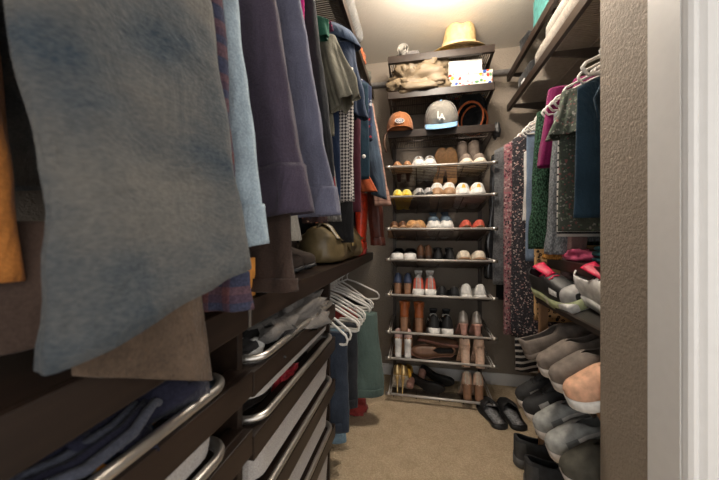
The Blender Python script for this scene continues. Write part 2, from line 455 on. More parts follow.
# ------------------------------------------------------------------ wire shoe racks
RACKZ = [1.53, 1.335, 1.125, .925, .695, .452, .281, .048]
RDROP, RLEN = .070, .33
def make_rack(label, z):
    t = thing('wire_shoe_rack', label, 'shoe rack', (.1375, 1.90, z), group='gliding wire shoe racks on the back wall')
    h = .327
    bm = BM(); tube(bm, [(-h, 0, 0), (h, 0, 0)], .0075, 10); obj('front_bar', bm, WIREW, t)
    for s in (-1, 1):
        bm = BM()
        for dx in (0, .013): tube(bm, [(s*(h-.004-dx), 0, 0), (s*(h-.004-dx), .10, .006), (s*(h-.004-dx), RLEN, .02)], .0042, 8)
        obj('side_rail', bm, WIREW, t)
        bm = BM(); tube(bm, [(s*(h-.02), -.0, 0), (s*(h+.016), 0, 0)], .0105, 12); obj('end_cap', bm, STEEL, t)
    bm = BM()
    for i in range(14):
        y = .012+i*(RLEN-.02)/13; tube(bm, [(-h+.02, y, -.010-RDROP*y/RLEN), (h-.02, y, -.010-RDROP*y/RLEN)], .0026, 6)
    for x in (-.29, -.145, 0, .145, .29):
        tube(bm, [(x, 0, -.014), (x, RLEN, -.014-RDROP)], .0032, 6)
    obj('wire_deck', bm, WIREB, t)
    return t
RLAB = ['wire shoe rack directly under the caps shelf, holding tan pumps and taupe ankle boots',
        'wire shoe rack holding the yellow flats and the yellow and white slip-ons',
        'wire shoe rack holding the blue-grey sneakers and red flats',
        'wire shoe rack holding the black and white slides and cream flats',
        'wire shoe rack holding blue heels and red and grey trainers',
        'wire shoe rack holding rust ankle boots and silver pumps',
        'wire shoe rack holding the white block heels and nude block heels',
        'lowest wire shoe rack near the carpet, holding gold stilettos']
rk = make_rack(RLAB[0], RACKZ[0])
for z, l in zip(RACKZ[1:], RLAB[1:]): dup(rk, (.1375, 1.90, z), label=l)

# ------------------------------------------------------------------ mesh basket drawers on the left
def make_drawer(label, y0, y1, z, depth, matb):
    f0, f1 = (.558, 1.178) if y0 > .4 else (-.13, .553)
    t = thing('basket_drawer', label, 'drawer', (-.345, (y0+y1)/2, z), group='mesh basket drawers under the left shelf')
    h = (y1-y0)/2; r = .045; D = .44
    bm = BM(); pts = []
    for cx_, cy_, a0 in ((-.012-r, h-.012-r, 0), (-D, h-.012-r, PI/2), (-D, -h+.012+r, PI), (-.012-r, -h+.012+r, 1.5*PI)):
        rr = r if cx_ > -.3 else .03
        for q in range(7):
            a = a0+q*PI/12; pts.append((cx_+rr*math.cos(a)+.012, cy_+rr*math.sin(a), 0))
    tube(bm, pts, .0085, 10, closed=True); obj('rim', bm, STEEL, t)
    bm = BM()                                   # tapering basket
    rings = []
    for zz, ins in ((-.004, .004), (-depth*.5, .008), (-depth, .014)):
        rings.append([((p[0]-.0 if p[0] < -.3 else p[0]-ins), p[1]-math.copysign(ins, p[1]), zz) for p in pts])
    loft(bm, rings, cap1=True); obj('basket', bm, matb, t, smooth=False)
    bm = BM(); box(bm, -.012, .006, f0-(y0+y1)/2, f1-(y0+y1)/2, -.066, -.013, .002); box(bm, -.045, -.012, f0-(y0+y1)/2, f1-(y0+y1)/2, -.022, -.013, .001); obj('fascia', bm, WOODD, t, smooth=False)
    return t
MB = MESHW
make_drawer('top basket drawer of the far column, filled with grey folded clothes', .572, 1.172, .808, .10, MB)
make_drawer('second basket drawer of the far column with dark clothes and a bit of red', .572, 1.172, .672, .155, MB)
make_drawer('third basket drawer of the far column, holding folded jeans', .572, 1.172, .495, .17, MB)
make_drawer('bottom basket drawer of the far column just above the carpet', .572, 1.172, .305, .24, MB)
make_drawer('upper basket drawer of the near column, holding the navy knit', -.12, .50, .815, .115, MB)
make_drawer('lower basket drawer of the near column at the bottom left corner', -.12, .50, .692, .16, MB)
make_drawer('bottom basket drawer of the near column, below the frame', -.12, .50, .49, .20, MB)
for y, w in ((.5555, 'between the two columns of basket drawers'), (1.198, 'at the far end of the basket drawers, beside the white hangers'), (-.15, 'at the near end of the basket drawers')):
    bm = BM(); box(bm, -.84, -.37, y-.009, y+.009, .003, .912, .001)
    tag(obj('drawer_upright', bm, WOODD, smooth=False), 'dark brown upright panel '+w, 'panel')
# ------------------------------------------------------------------ shoe tower on the right (tilted shelves)
for y, x, w in ((1.487, .555, 'front'), (1.487, .93, 'rear')):
    bm = BM(); box(bm, x, x+.034, y-.012, y+.012, .003, .955 if w == 'front' else .94, .002)
    tag(obj('wooden_post', bm, PINE, smooth=False), ('pale brown wooden post at the front of the right shoe shelves' if w == 'front' else 'wooden post at the back of the right shoe shelves by the wall'), 'post')
TILT = .42
def tower_shelf(label, z, x=.50):
    t = thing('slanted_shoe_shelf', label, 'shoe shelf', (x, 1.2, z), group='slanted shoe shelves on the right')
    d = .93-x
    bm = BM(); box(bm, 0, d, -.25, .27, -.010, 0, .001)
    for v in bm.verts: v.co = Matrix.Rotation(-TILT, 3, 'Y') @ v.co
    obj('shelf_board', bm, plain('black_laminate', (.018, .015, .013), .45, bump=0), t, smooth=False)
    bm = BM(); box(bm, -.012, .0, -.25, .27, -.014, .012, .002)
    for v in bm.verts: v.co = Matrix.Rotation(-TILT, 3, 'Y') @ v.co
    obj('front_lip', bm, WOODD, t, smooth=False)
    for y in (-.262, .2745):
        bm = BM(); box(bm, -.0, d, y-.004, y+.004, -.016, .006, .001)
        for v in bm.verts: v.co = Matrix.Rotation(-TILT, 3, 'Y') @ v.co
        obj('side_cleat', bm, PINE, t, smooth=False)
    return t
TZ = [.775, .575, .325]
tower_shelf('slanted shelf on the right under the red and black sneakers', TZ[0]+.02, .545)
tower_shelf('slanted shelf on the right under the taupe slip-ons', TZ[1])
tower_shelf('slanted shelf on the right under the grey slip-ons', TZ[2])
# ------------------------------------------------------------------ shoes
INS = plain('dark_shoe_lining', (.03, .026, .024), .9, bump=0)
def shoe(label, name='shoe', L=.25, W=.082, heel=0, hk=None, hw=.03, sole=.012, Hh=.062, Hv=.058, Ht=.040, o0=.03, o1=.52, toe=2.2,
         um=None, smat=None, lm=INS, hm=None, laces=None, tongue=None, shaft=0, shaft_r=.045, toecap=None, stripe=None, counter=None, straps=None, mark=None, cat='shoe', group='shoes on the wire racks', sole_w=1.06, pull=None, phi=1.02, capf=None):
    t = thing(name, label, cat, (0, 0, 0), group=group)
    def z0(s): return sole+heel*(1-sm(.12, .66, s))+.010*max(0, (s-.82)/.18)**2
    def w(s):
        if s < .10: f = .72*math.sqrt(max(0, 1-((.10-s)/.10)**2))
        elif s < .66: f = .72+(1-.72)*sm(.15, .66, s)-.06*math.sin(PI*max(0, (s-.1)/.5))*(1 if s < .6 else 0)
        else:
            u = (s-.66)/.34; f = max(0, 1-u**toe)**(1/min(toe, 2.2))
        return W/2*f
    def h(s):
        if s < .12: return Hh
        if s < o1: return lerp(Hh, Hv, sm(.12, o1, s))-.008*math.sin(PI*(s-.12)/(o1-.12))
        if s < .86: return lerp(Hv, Ht, (s-o1)/(.86-o1))
        return Ht*(1-.55*((s-.86)/.14)**2)
    def pe(s):
        g = sm(o0, o0+.05, s)*(1-sm(o1-.14, o1, s))
        return lerp(PI/2, phi, g)
    Y = lambda s: (s-.5)*L
    S = [0, .012, .035, .07, .11, .16, .22, .28, .34, .40, .46, .52, .58, .64, .70, .76, .82, .87, .91, .95, .975, .992, 1.0]
    NP = 9
    def surf(s, f, off=0):
        wi = w(s)+off; return Vector((wi*sp(math.cos(f), .62), Y(s), z0(s)+(h(s)+off)*sp(math.sin(f), .85)))
    def patch(sa, sb, f0=0, f1=None, off=.0015, side=(1, -1), n=8):
        b = BM()
        for sg in side:
            rings = []
            for i in range(n+1):
                s = lerp(sa, sb, i/n); top = pe(s) if f1 is None else min(f1, pe(s)); ring = []
                for j in range(NP):
                    p = surf(s, lerp(f0, top, j/(NP-1)), off); p.x *= sg; ring.append(p)
                rings.append(ring)
            loft(b, rings, closed=False)
        bmesh.ops.remove_doubles(b, verts=b.verts, dist=.0004)
        return b
    if um is not None:
        b = BM()
        for sg in (1, -1):
            rings = []
            for s in S:
                ring = []
                for j in range(NP):
                    p = surf(s, pe(s)*j/(NP-1)); p.x *= sg; ring.append(p)
                rings.append(ring)
            loft(b, rings, closed=False)
        bmesh.ops.remove_doubles(b, verts=b.verts, dist=.0004)
        obj('upper', b, um, t, solid=.003)
    b = BM(); rings = []
    for s in S:
        wi = w(s)*sole_w+(.0025 if sole > .015 else .0008); zt = z0(s)+(.004 if sole > .015 else .001); zb = z0(s)-sole
        y = Y(s)+(s-.5)*.006
        rings.append([(-wi, y, zb+.0015), (-wi*.9, y, zb), (wi*.9, y, zb), (wi, y, zb+.0015), (wi, y, zt), (-wi, y, zt)])
    loft(b, rings, True, True); obj('sole', b, smat or INS, t)
    b = BM(); rings = []
    for s in S[1:-2]:
        wi = w(s)*.9; z = z0(s)+.005; rings.append([(-wi, Y(s), z), (0, Y(s), z+.001), (wi, Y(s), z), (0, Y(s), z-.003)])
    loft(b, rings, True, True); obj('insole', b, lm, t)
    if hk:
        b = BM(); zt = heel+.004; rings = []
        for i in range(9):
            u = i/8; z = zt*(1-u)
            if hk == 'block': k = lerp(1, .86, u); ly = lerp(.055, .045, u); cy = Y(.10)
            elif hk == 'stiletto': k = lerp(1, .24, min(1, u*1.7)**.6); ly = lerp(.05, .009, min(1, u*1.5)**.6); cy = Y(.08)-.004*u
            else: k = lerp(1, .55, u**.7); ly = lerp(.055, .03, u**.7); cy = Y(.09)
            ring = []
            for j in range(14):
                a = 2*PI*j/14
                ring.append((hw*k*sp(math.cos(a), .75), cy+ly/2*sp(math.sin(a), .75), z+.5*heel*max(0, math.sin(a))*(-.10)*(1-u)))
            rings.append(ring)
        loft(b, rings, True, True); obj('heel', b, hm or smat or um, t)
    elif heel == 0 and hm:
        pass
    if shaft:
        b = BM(); rings = []
        for i in range(11):
            u = i/10; z = z0(.15)+Hh*.55+(shaft-Hh*.55)*u
            cy = lerp(Y(.24), Y(.20), u); ry = lerp(.058, shaft_r*1.02, sm(0, .5, u)); rx = lerp(W*.36, shaft_r*.82, sm(0, .6, u))
            rings.append([Vector((rx*math.cos(a), cy+ry*math.sin(a), z+.006*math.sin(a)*u))*1+Vector((0, 0, .0015*math.sin(9*u+3*a))) for a in [2*PI*j/20 for j in range(20)]])
        loft(b, rings); obj('shaft', b, um, t, solid=.004)
    if toecap: obj('toe_cap', patch(.84, .995, 0, capf), toecap, t)
    if counter: obj('heel_counter', patch(.0, .16, 0, .85), counter, t)
    for sg in (1, -1):
        if stripe: obj('side_stripe', patch(.24, .66, .50, .70, .0022, (sg,)), stripe, t)
        if mark: obj('side_mark', patch(.66, .80, .35, .75, .0018, (sg,)), mark, t)
    if tongue:
        b = BM(); rings = []
        for i in range(8):
            u = i/7; s = lerp(o1+.06, o1-.18, u); z = z0(s)+lerp(h(s)*.95, Hv*1.30, u); wi = lerp(.018, .026, u)
            rings.append([(wi*math.cos(a), Y(s)+.004*math.sin(a), z+.005*math.sin(a)) for a in [2*PI*j/12 for j in range(12)]])
        loft(b, rings, True, True); obj('tongue', b, tongue, t)
    if laces:
        b = BM()
        for i in range(4):
            s = lerp(o1-.09, o1+.12, i/3); c = h(s)
            tube(b, [(x, Y(s)+.004*(1 if k % 2 else -1), z0(s)+c*sp(math.sin(math.acos(max(-1, min(1, abs(x)/max(w(s), .01))))), .85)+.004) for k, x in enumerate((-.022, -.011, 0, .011, .022))], .0028, 6)
        obj('laces', b, laces, t)
    if straps:
        for sa in straps:
            b = BM(); pts = []
            for i in range(11):
                f = PI*i/10; wi = w(sa)+.002; pts.append((wi*math.cos(f), Y(sa)+.008*math.sin(f), z0(sa)+(Hv if sa > .4 else Hh)*sp(math.sin(f), .8)))
            rings = [[(p[0], p[1]-.007, p[2]), (p[0], p[1]+.007, p[2]), (p[0]*.96, p[1]+.007, p[2]-.002), (p[0]*.96, p[1]-.007, p[2]-.002)] for p in pts]
            loft(b, rings, True, True); obj('strap', b, um if um else straps_m[label], t)
    return t
straps_m = {}
ALPHA = math.atan(RDROP/RLEN)
def on_rack(t, row, x, out='heel', dy=0, yaw=0, L=.25, lift=0, flatten=False):
    # the end towards the aisle leans on the front bar, the other end sits down on the wires
    zf = .004 if dy < .03 else -.010-RDROP*dy/RLEN
    zr = -.007-RDROP*(.015+L+dy)/RLEN; al = math.atan((zf-zr)/L)
    yc = 1.905+L/2*math.cos(al)+dy; z = RACKZ[row]+(zf+zr)/2+lift
    if out == 'heel': t.rotation_euler = (-al, 0, yaw)
    else: t.rotation_euler = (al, 0, PI+yaw)
    t.scale = (1.06, 1.0, 1.22)
    t.location = (x, yc, z)
def pair(row, xs, out, kw, la, L=.25, dy=0, yaw=(0, 0), lift=0, label=None):
    a = shoe(la[0], L=L, **kw); on_rack(a, row, xs[0], out, dy, yaw[0], L, lift)
    b = dup(a, label=la[1]); on_rack(b, row, xs[1], out, dy, yaw[1], L, lift)
    return a, b
def PL(d): return (d+', left of pair', d+', right of pair')
C = lambda n, c, r=.5, **k: plain('shoe_'+n, c, r, **k)
TAN = C('tan', (.42, .20, .09)); MAROON = C('maroon', (.07, .012, .016)); WHT = C('white', (.72, .70, .67)); OFFW = C('cream', (.66, .58, .47))
TAUPE = C('taupe', (.19, .145, .115), .8); LGREY = C('light_grey', (.36, .35, .34), .7); YEL = C('yellow', (.80, .55, .03)); SILV = C('silver', (.33, .31, .30), .35, metal=.5)
GUM = C('gum', (.33, .19, .10)); MUST = C('mustard', (.72, .40, .05), .7); CAMEL = C('camel', (.55, .30, .13)); BLUEG = C('slate_blue', (.075, .11, .15), .8)
RED = C('red', (.45, .05, .045)); CORAL = C('coral', (.60, .11, .07), .7); BLK = C('black', (.014, .014, .015), .5); PINKI = C('pink_insole', (.62, .42, .38), .8)
BRN = C('brown', (.13, .058, .028)); DBRN = C('dark_brown', (.045, .022, .014)); NAVYS = C('navy', (.035, .05, .10), .45); RUST = C('rust', (.36, .10, .028), .45)
WOODH = C('stacked_heel', (.24, .12, .065)); NUDE = C('nude', (.66, .45, .33), .45); GOLD = C('gold', (.62, .44, .20), .3, metal=.6); PEWT = C('pewter', (.45, .40, .35), .35, metal=.4)
FUR = C('fleece', (.70, .55, .40), .95, bump=.8, bs_=120); BLUSH = C('blush', (.45, .24, .19), .5); DGREY = C('charcoal', (.06, .058, .056), .8)
# row 1 (top)
pair(0, (-.131, -.066), 'toe', dict(um=TAN, smat=GUM, heel=.05, hk='taper', hw=.02, hm=MAROON, sole=.005, Hh=.05, Hv=.036, Ht=.034, o1=.66, toe=1.7, counter=MAROON, W=.074), PL('tan pointed pump with maroon heel at left end of top wire rack'))
pair(0, (.008, .079), 'toe', dict(um=TAUPE, smat=WHT, sole=.024, laces=WHT, tongue=LGREY, toecap=LGREY, Hv=.066), PL('taupe grey sneaker with white toe and sole on the top wire rack'))
a = shoe('tan fleece-lined bootie tipped against its mate, left one on top wire rack', um=CAMEL, smat=CAMEL, lm=FUR, sole=.018, Hh=.07, Hv=.07, shaft=.13, shaft_r=.044, counter=FUR, W=.08); a.location = (.150, 2.05, RACKZ[0]+.018); a.rotation_euler = (1.15, -.10, PI)
b = dup(a, (.225, 2.05, RACKZ[0]+.018), (1.15, .12, PI), 'tan fleece-lined bootie tipped against its mate, right one on top wire rack')
pair(0, (.305, .385), 'toe', dict(um=TAUPE, smat=OFFW, sole=.016, Hh=.075, Hv=.075, Ht=.05, shaft=.165, shaft_r=.043, heel=.02), PL('taupe ankle boot standing at right end of top wire rack'), L=.24)
# row 2
pair(1, (-.130, -.070), 'toe', dict(um=YEL, smat=YEL, sole=.007, Hh=.045, Hv=.04, Ht=.04, o1=.70, toe=1.9, toecap=C('pale_yellow', (.85, .72, .22)), W=.075), PL('yellow ballet flat at left end of second wire rack'))
pair(1, (-.008, .058), 'toe', dict(um=SILV, smat=BLK, sole=.012, laces=BLK, tongue=BLK, toecap=LGREY, W=.076, Hv=.058), PL('silver grey shoe on second wire rack beside the yellow flats'), yaw=(.25, .2))
pair(1, (.125, .200), 'toe', dict(um=OFFW, smat=GUM, sole=.03, laces=BLUSH, tongue=BLUSH, toecap=WHT, W=.084, Hv=.075, Ht=.05), PL('pale pink sneaker with rust outsole on the second wire rack'))
pair(1, (.285, .375), 'toe', dict(um=MUST, smat=WHT, sole=.024, toecap=WHT, W=.09, Hv=.062, Ht=.05, o1=.48), PL('mustard slip-on with white toe at right end of second wire rack'))
# row 3
straps_kw = dict(um=CAMEL, smat=GUM, sole=.014, Hh=.05, Hv=.05, Ht=.035, o1=.80, straps=(.3, .72), W=.08)
pair(2, (-.168, -.118), 'toe', dict(um=BRN, smat=GUM, sole=.008, Hh=.06, Hv=.04, o1=.74, straps=(.2, .45), W=.062), PL('brown strappy sandal leaning at left end of third wire rack'), yaw=(.2, .25))
pair(2, (-.055, .025), 'toe', straps_kw, PL('camel sandal with wide straps on the third wire rack'), yaw=(.45, -.3))
pair(2, (.105, .185), 'toe', dict(um=BLUEG, smat=WHT, sole=.026, laces=BLUEG, tongue=BLUEG, toecap=WHT, capf=.35, W=.082, Hv=.082, Ht=.045), PL('slate blue canvas sneaker with white toe on the third wire rack'))
pair(2, (.305, .385), 'toe', dict(um=CORAL, smat=BRN, sole=.007, Hh=.045, Hv=.046, Ht=.046, o1=.66, toe=1.8, W=.078), PL('coral red flat at right end of third wire rack'))
# row 4
pair(3, (-.130, -.048), 'heel', dict(um=BLK, smat=WHT, sole=.030, lm=PINKI, Hh=.012, Hv=.062, Ht=.045, o1=.62, W=.092, phi=.4), PL('black slide with white sole and pink insole on the fourth wire rack'))
pair(3, (.020, .072), 'heel', dict(um=BRN, smat=DBRN, sole=.008, heel=.03, hk='block', hw=.022, o1=.66, W=.066), PL('brown low-heeled shoe deep in the fourth wire rack beside the slides'), dy=.05)
pair(3, (.135, .210), 'heel', dict(um=BLK, smat=DGREY, sole=.015, laces=LGREY, tongue=BLK, W=.078), PL('black laced shoe in the middle of the fourth wire rack'), dy=.04)
pair(3, (.292, .383), 'toe', dict(um=OFFW, smat=GUM, sole=.007, Hh=.045, Hv=.05, Ht=.05, o1=.68, toe=2.6, W=.088), PL('cream round-toed flat at right end of fourth wire rack'))
# row 5
pair(4, (-.128, -.064), 'heel', dict(um=NAVYS, smat=BRN, heel=.055, hk='block', hw=.023, hm=WOODH, sole=.005, Hh=.058, Hv=.04, Ht=.03, o1=.68, toe=1.6, W=.072), PL('navy pump with brown block heel at left end of fifth wire rack'))
pair(4, (.006, .083), 'heel', dict(um=LGREY, smat=WHT, sole=.03, counter=CORAL, laces=WHT, tongue=WHT, W=.086, Hh=.078, Hv=.085), PL('grey running shoe with coral red heel on the fifth wire rack'))
pair(4, (.155, .232), 'heel', dict(um=BLK, smat=BLK, sole=.008, Hh=.045, Hv=.04, o1=.68, W=.08, lm=DGREY), PL('black flat with a pale edge midway on the fifth wire rack'))
pair(4, (.303, .388), 'heel', dict(um=WHT, smat=WHT, sole=.012, Hh=.058, Hv=.05, o1=.6, W=.088), PL('white slip-on at right end of fifth wire rack'))
# row 6
pair(5, (-.086, .010), 'heel', dict(um=RUST, smat=BRN, heel=.07, hk='block', hw=.026, hm=WOODH, sole=.006, Hh=.075, Hv=.075, Ht=.042, shaft=.088, shaft_r=.042, W=.078), PL('rust brown ankle boot with stacked wooden heel on the sixth wire rack'))
pair(5, (.106, .190), 'heel', dict(um=BLK, smat=WHT, sole=.026, counter=BLK, stripe=WHT, laces=WHT, tongue=BLK, toecap=WHT, W=.084, Hh=.07, Hv=.08, mark=WHT), PL('black and white sneaker on the sixth wire rack'))
pair(5, (.288, .370), 'heel', dict(um=PEWT, smat=BLUSH, heel=.055, hk='taper', hw=.025, hm=BLUSH, sole=.005, Hh=.066, Hv=.04, Ht=.03, o1=.70, toe=1.6, W=.078), PL('silvery pump with blush pink heel at right end of sixth wire rack'))
# row 7
pair(6, (-.125, -.062), 'heel', dict(um=PINKI, smat=TAN, heel=.098, hk='block', hw=.023, hm=WHT, sole=.005, Hh=.05, Hv=.04, Ht=.03, o1=.72, toe=1.8, W=.07), PL('tan pump with white block heel at left end of seventh wire rack'))
a = shoe('brown leather loafer lying sideways in the middle of the seventh wire rack', L=.27, um=BRN, smat=BLUSH, sole=.012, Hh=.05, Hv=.05, o1=.5, heel=.012, W=.082); a.location = (.095, 1.955, RACKZ[6]+.040); a.rotation_euler = (.0, -1.05, PI/2+.12)
b = dup(a, (.135, 2.06, RACKZ[6]+.045), (.0, -.5, -PI/2-.2), 'brown leather loafer lying behind its mate on the seventh wire rack')
pair(6, (.298, .384), 'heel', dict(um=NUDE, smat=NUDE, heel=.095, hk='block', hw=.028, hm=NUDE, sole=.006, Hh=.07, Hv=.04, Ht=.03, o1=.72, toe=1.5, W=.078, straps=(.12,)), PL('nude block-heeled pump at right end of seventh wire rack'), lift=-.02, dy=-.01)
# row 8 (bottom)
pair(7, (-.140, -.082), 'heel', dict(um=GOLD, smat=OFFW, heel=.085, hk='stiletto', hw=.018, hm=GOLD, sole=.004, Hh=.055, Hv=.04, Ht=.028, o1=.72, toe=1.6, W=.07), PL('gold stiletto pump at left end of lowest wire rack'), yaw=(.1, -.15))
pair(7, (-.130, -.066), 'heel', dict(um=MUST, smat=BRN, sole=.008, Hh=.05, Hv=.045, o1=.6, W=.07), PL('ochre flat behind the gold stilettos on the lowest wire rack'), dy=.10, L=.20, lift=.085)
a = shoe('black pump with brown block heel lying sideways on the lowest wire rack, nearer one', L=.25, um=BLK, smat=BLK, heel=.06, hk='block', hw=.028, hm=BLUSH, sole=.006, Hh=.05, Hv=.04, o1=.66, toe=1.7, W=.076); a.location = (.05, 1.96, RACKZ[7]+.030); a.rotation_euler = (.15, -1.35, -PI/2-.25)
b = dup(a, (.12, 2.07, RACKZ[7]+.03), (.1, -1.2, -PI/2-.35), 'black pump with brown block heel lying on the lowest wire rack behind its mate')
pair(7, (.310, .380), 'heel', dict(um=OFFW, smat=NUDE, heel=.075, hk='block', hw=.027, hm=WOODH, sole=.005, Hh=.062, Hv=.04, Ht=.03, o1=.70, toe=1.5, W=.076, counter=NUDE), PL('pale pump with brown block heel at right end of lowest wire rack'))

# --- the right-hand tower
GT = 'shoes on the right shoe shelves'
TGR = C('warm_grey_canvas', (.20, .165, .14), .9, bump=.4); LGC = C('light_grey_canvas', (.37, .375, .36), .9, bump=.4); OLV = C('olive_canvas', (.075, .07, .055), .9, bump=.4)
BKC = C('black_canvas', (.03, .03, .031), .85, bump=.4); FOX = C('foxing', (.60, .54, .49), .6); BLIN = C('blue_grey_lining', (.10, .11, .13), .8); PEACH = C('peach', (.70, .40, .26), .7)
HOT = C('hot_red', (.62, .015, .07), .5); LIME = C('pale_lime', (.50, .55, .30), .6)
def on_tower(t, row, y, out='toe', L=.28, over=.045, yaw=0, zz=0):
    z = TZ[row]; d = L/2-over
    x = .50+d*math.cos(TILT); zc = z+d*math.sin(TILT)+.003+zz
    if out == 'toe': t.rotation_euler = (-TILT, 0, PI/2+yaw)
    else: t.rotation_euler = (TILT, 0, -PI/2+yaw)
    t.location = (x, y, zc)
SLIP = dict(L=.28, W=.096, sole=.028, Hh=.066, Hv=.070, Ht=.052, o1=.55, toe=2.4, group=GT)
a = shoe('warm grey slip-on with pale lining, heel outwards, farthest on its slanted shelf', um=TGR, smat=TGR, lm=BLIN, counter=TGR, **{**SLIP, 'sole': .018, 'o1': .60}); on_tower(a, 1, 1.36, 'heel')
a = shoe('warm grey canvas slip-on with white sole edge, second along the middle slanted shelf', um=TGR, smat=FOX, lm=BLIN, **SLIP); on_tower(a, 1, 1.19)
b = dup(a, label='warm grey canvas slip-on with white sole edge, third along the middle slanted shelf'); on_tower(b, 1, 1.085)
a = shoe('peach and white shoe cut by the wall edge, nearest on the middle slanted shelf', um=PEACH, smat=WHT, lm=BLIN, **SLIP); on_tower(a, 1, .987)
a = shoe('charcoal skate slip-on with pale mark, farthest on the lower slanted shelf', um=BKC, smat=FOX, lm=BLIN, mark=LGREY, laces=BLK, tongue=BKC, **SLIP); on_tower(a, 2, 1.43)
b = dup(a, label='charcoal skate shoe with pale mark, second from the post on the lower slanted shelf'); on_tower(b, 2, 1.335)
a = shoe('light grey skate slip-on with white side stripe, just right of the charcoal pair', um=LGC, smat=FOX, lm=BLIN, stripe=WHT, mark=C('mid_grey_mark', (.16, .165, .165)), **SLIP); on_tower(a, 2, 1.225)
b = dup(a, label='light grey skate slip-on with white side stripe, next to the olive shoe'); on_tower(b, 2, 1.115)
a = shoe('olive canvas shoe with thick white sole, nearest on the lower slanted shelf', um=OLV, smat=FOX, lm=BLIN, **SLIP); on_tower(a, 2, 1.01)
SN = dict(L=.29, W=.098, Hh=.085, Hv=.092, Ht=.05, sole=.036, o1=.5, toe=2.4, group=GT)
a = shoe('black and red sneaker with pale green heel sole, farthest on the top slanted shelf', um=BLK, smat=LIME, lm=HOT, toecap=LGREY, tongue=HOT, laces=HOT, mark=WHT, **SN); a.location = (.575, 1.33, TZ[0]+.041); a.rotation_euler = (-.05, TILT, PI+.12)
b = BM(); box(b, -.052, .052, -.01, .146, .001, .041, .008); o = obj('sole_forefoot', b, WHT, a); o['label'] = 'white front half of the sole'
a = shoe('white, red and black sneaker cut by the wall edge on the top slanted shelf', um=WHT, smat=WHT, lm=HOT, toecap=HOT, tongue=HOT, laces=BLK, mark=BLK, **SN); a.location = (.635, 1.080, TZ[0]+.066); a.rotation_euler = (-.05, TILT, PI+.05)
BS = dict(L=.30, W=.105, sole=.036, Hh=.098, Hv=.098, Ht=.062, o1=.50, phi=1.14, tongue=BKC, laces=DGREY, toe=2.4, um=BKC, smat=C('grey_outsole', (.09, .088, .085), .7), lm=C('black_lining', (.015, .016, .02), .9), counter=DGREY, group=GT)
a = shoe('black high-sided shoe on the carpet by the post, far one of pair', **BS); a.location = (.60, 1.485, .002); a.rotation_euler = (0, 0, -PI/2-.15)
b = dup(a, (.60, 1.345, .002), (0, 0, -PI/2-.15), 'black high-sided shoe on the carpet under the slanted shelves, near one of pair')
# slippers on the carpet
FLC = plain('patterned_fleece', (.23, .23, .24), .95, var=.6, vs=70, bump=.5)
a = shoe('black slipper with grey patterned insole on the carpet, left one', name='slipper', cat='slipper', group='slippers on the carpet', L=.25, W=.112, sole=.018, Hh=.012, Hv=.055, Ht=.045, o1=.60, phi=.30, um=BLACK, smat=BLACK, lm=FLC)
a.location = (.435, 1.86, .002); a.rotation_euler = (0, 0, .20)
b = dup(a, (.545, 1.87, .002), (0, 0, .12), 'black slipper with grey patterned insole on the carpet, right one')
# boots on the left shelf
a = shoe('tall red boot standing at the far end of the left wood shelf', name='boot', cat='boot', group='boots on the left shelf', L=.25, W=.085, um=C('fire_red', (.62, .05, .018), .35), smat=RED, sole=.012, heel=.03, hk='block', hw=.028, Hh=.08, Hv=.08, Ht=.05, shaft=.38, shaft_r=.052)
a.location = (-.392, 1.93, .952); a.rotation_euler = (0, 0, PI-.1)
b = dup(a, (-.50, 1.95, .952), (0, 0, PI), 'red boot standing deeper on the left wood shelf beside its mate')
a = shoe('tall brown boot beside the red boot, against the back wall', name='boot', cat='boot', group='boots on the left shelf', L=.25, W=.085, um=C('cognac', (.20, .055, .022), .4), smat=DBRN, sole=.012, heel=.03, hk='block', hw=.028, Hh=.08, Hv=.08, Ht=.05, shaft=.40, shaft_r=.053)
a.location = (-.62, 2.03, .952); a.rotation_euler = (0, 0, -PI/2)
b = dup(a, (-.62, 2.15, .952), (0, 0, -PI/2), 'tall brown boot in the corner of the left wood shelf')
a = shoe('dark brown ankle boot on the left wood shelf, near one before the handbag', name='boot', cat='boot', group='boots on the left shelf', L=.26, W=.09, um=C('dark_suede', (.032, .020, .014), .9), smat=BLK, sole=.014, Hh=.08, Hv=.08, Ht=.05, shaft=.14, shaft_r=.05)
a.location = (-.53, .96, .952); a.rotation_euler = (0, 0, -PI/2+.2)
b = dup(a, (-.53, 1.09, .952), (0, 0, -PI/2+.1), 'dark brown ankle boot on the left wood shelf, next to the olive handbag')
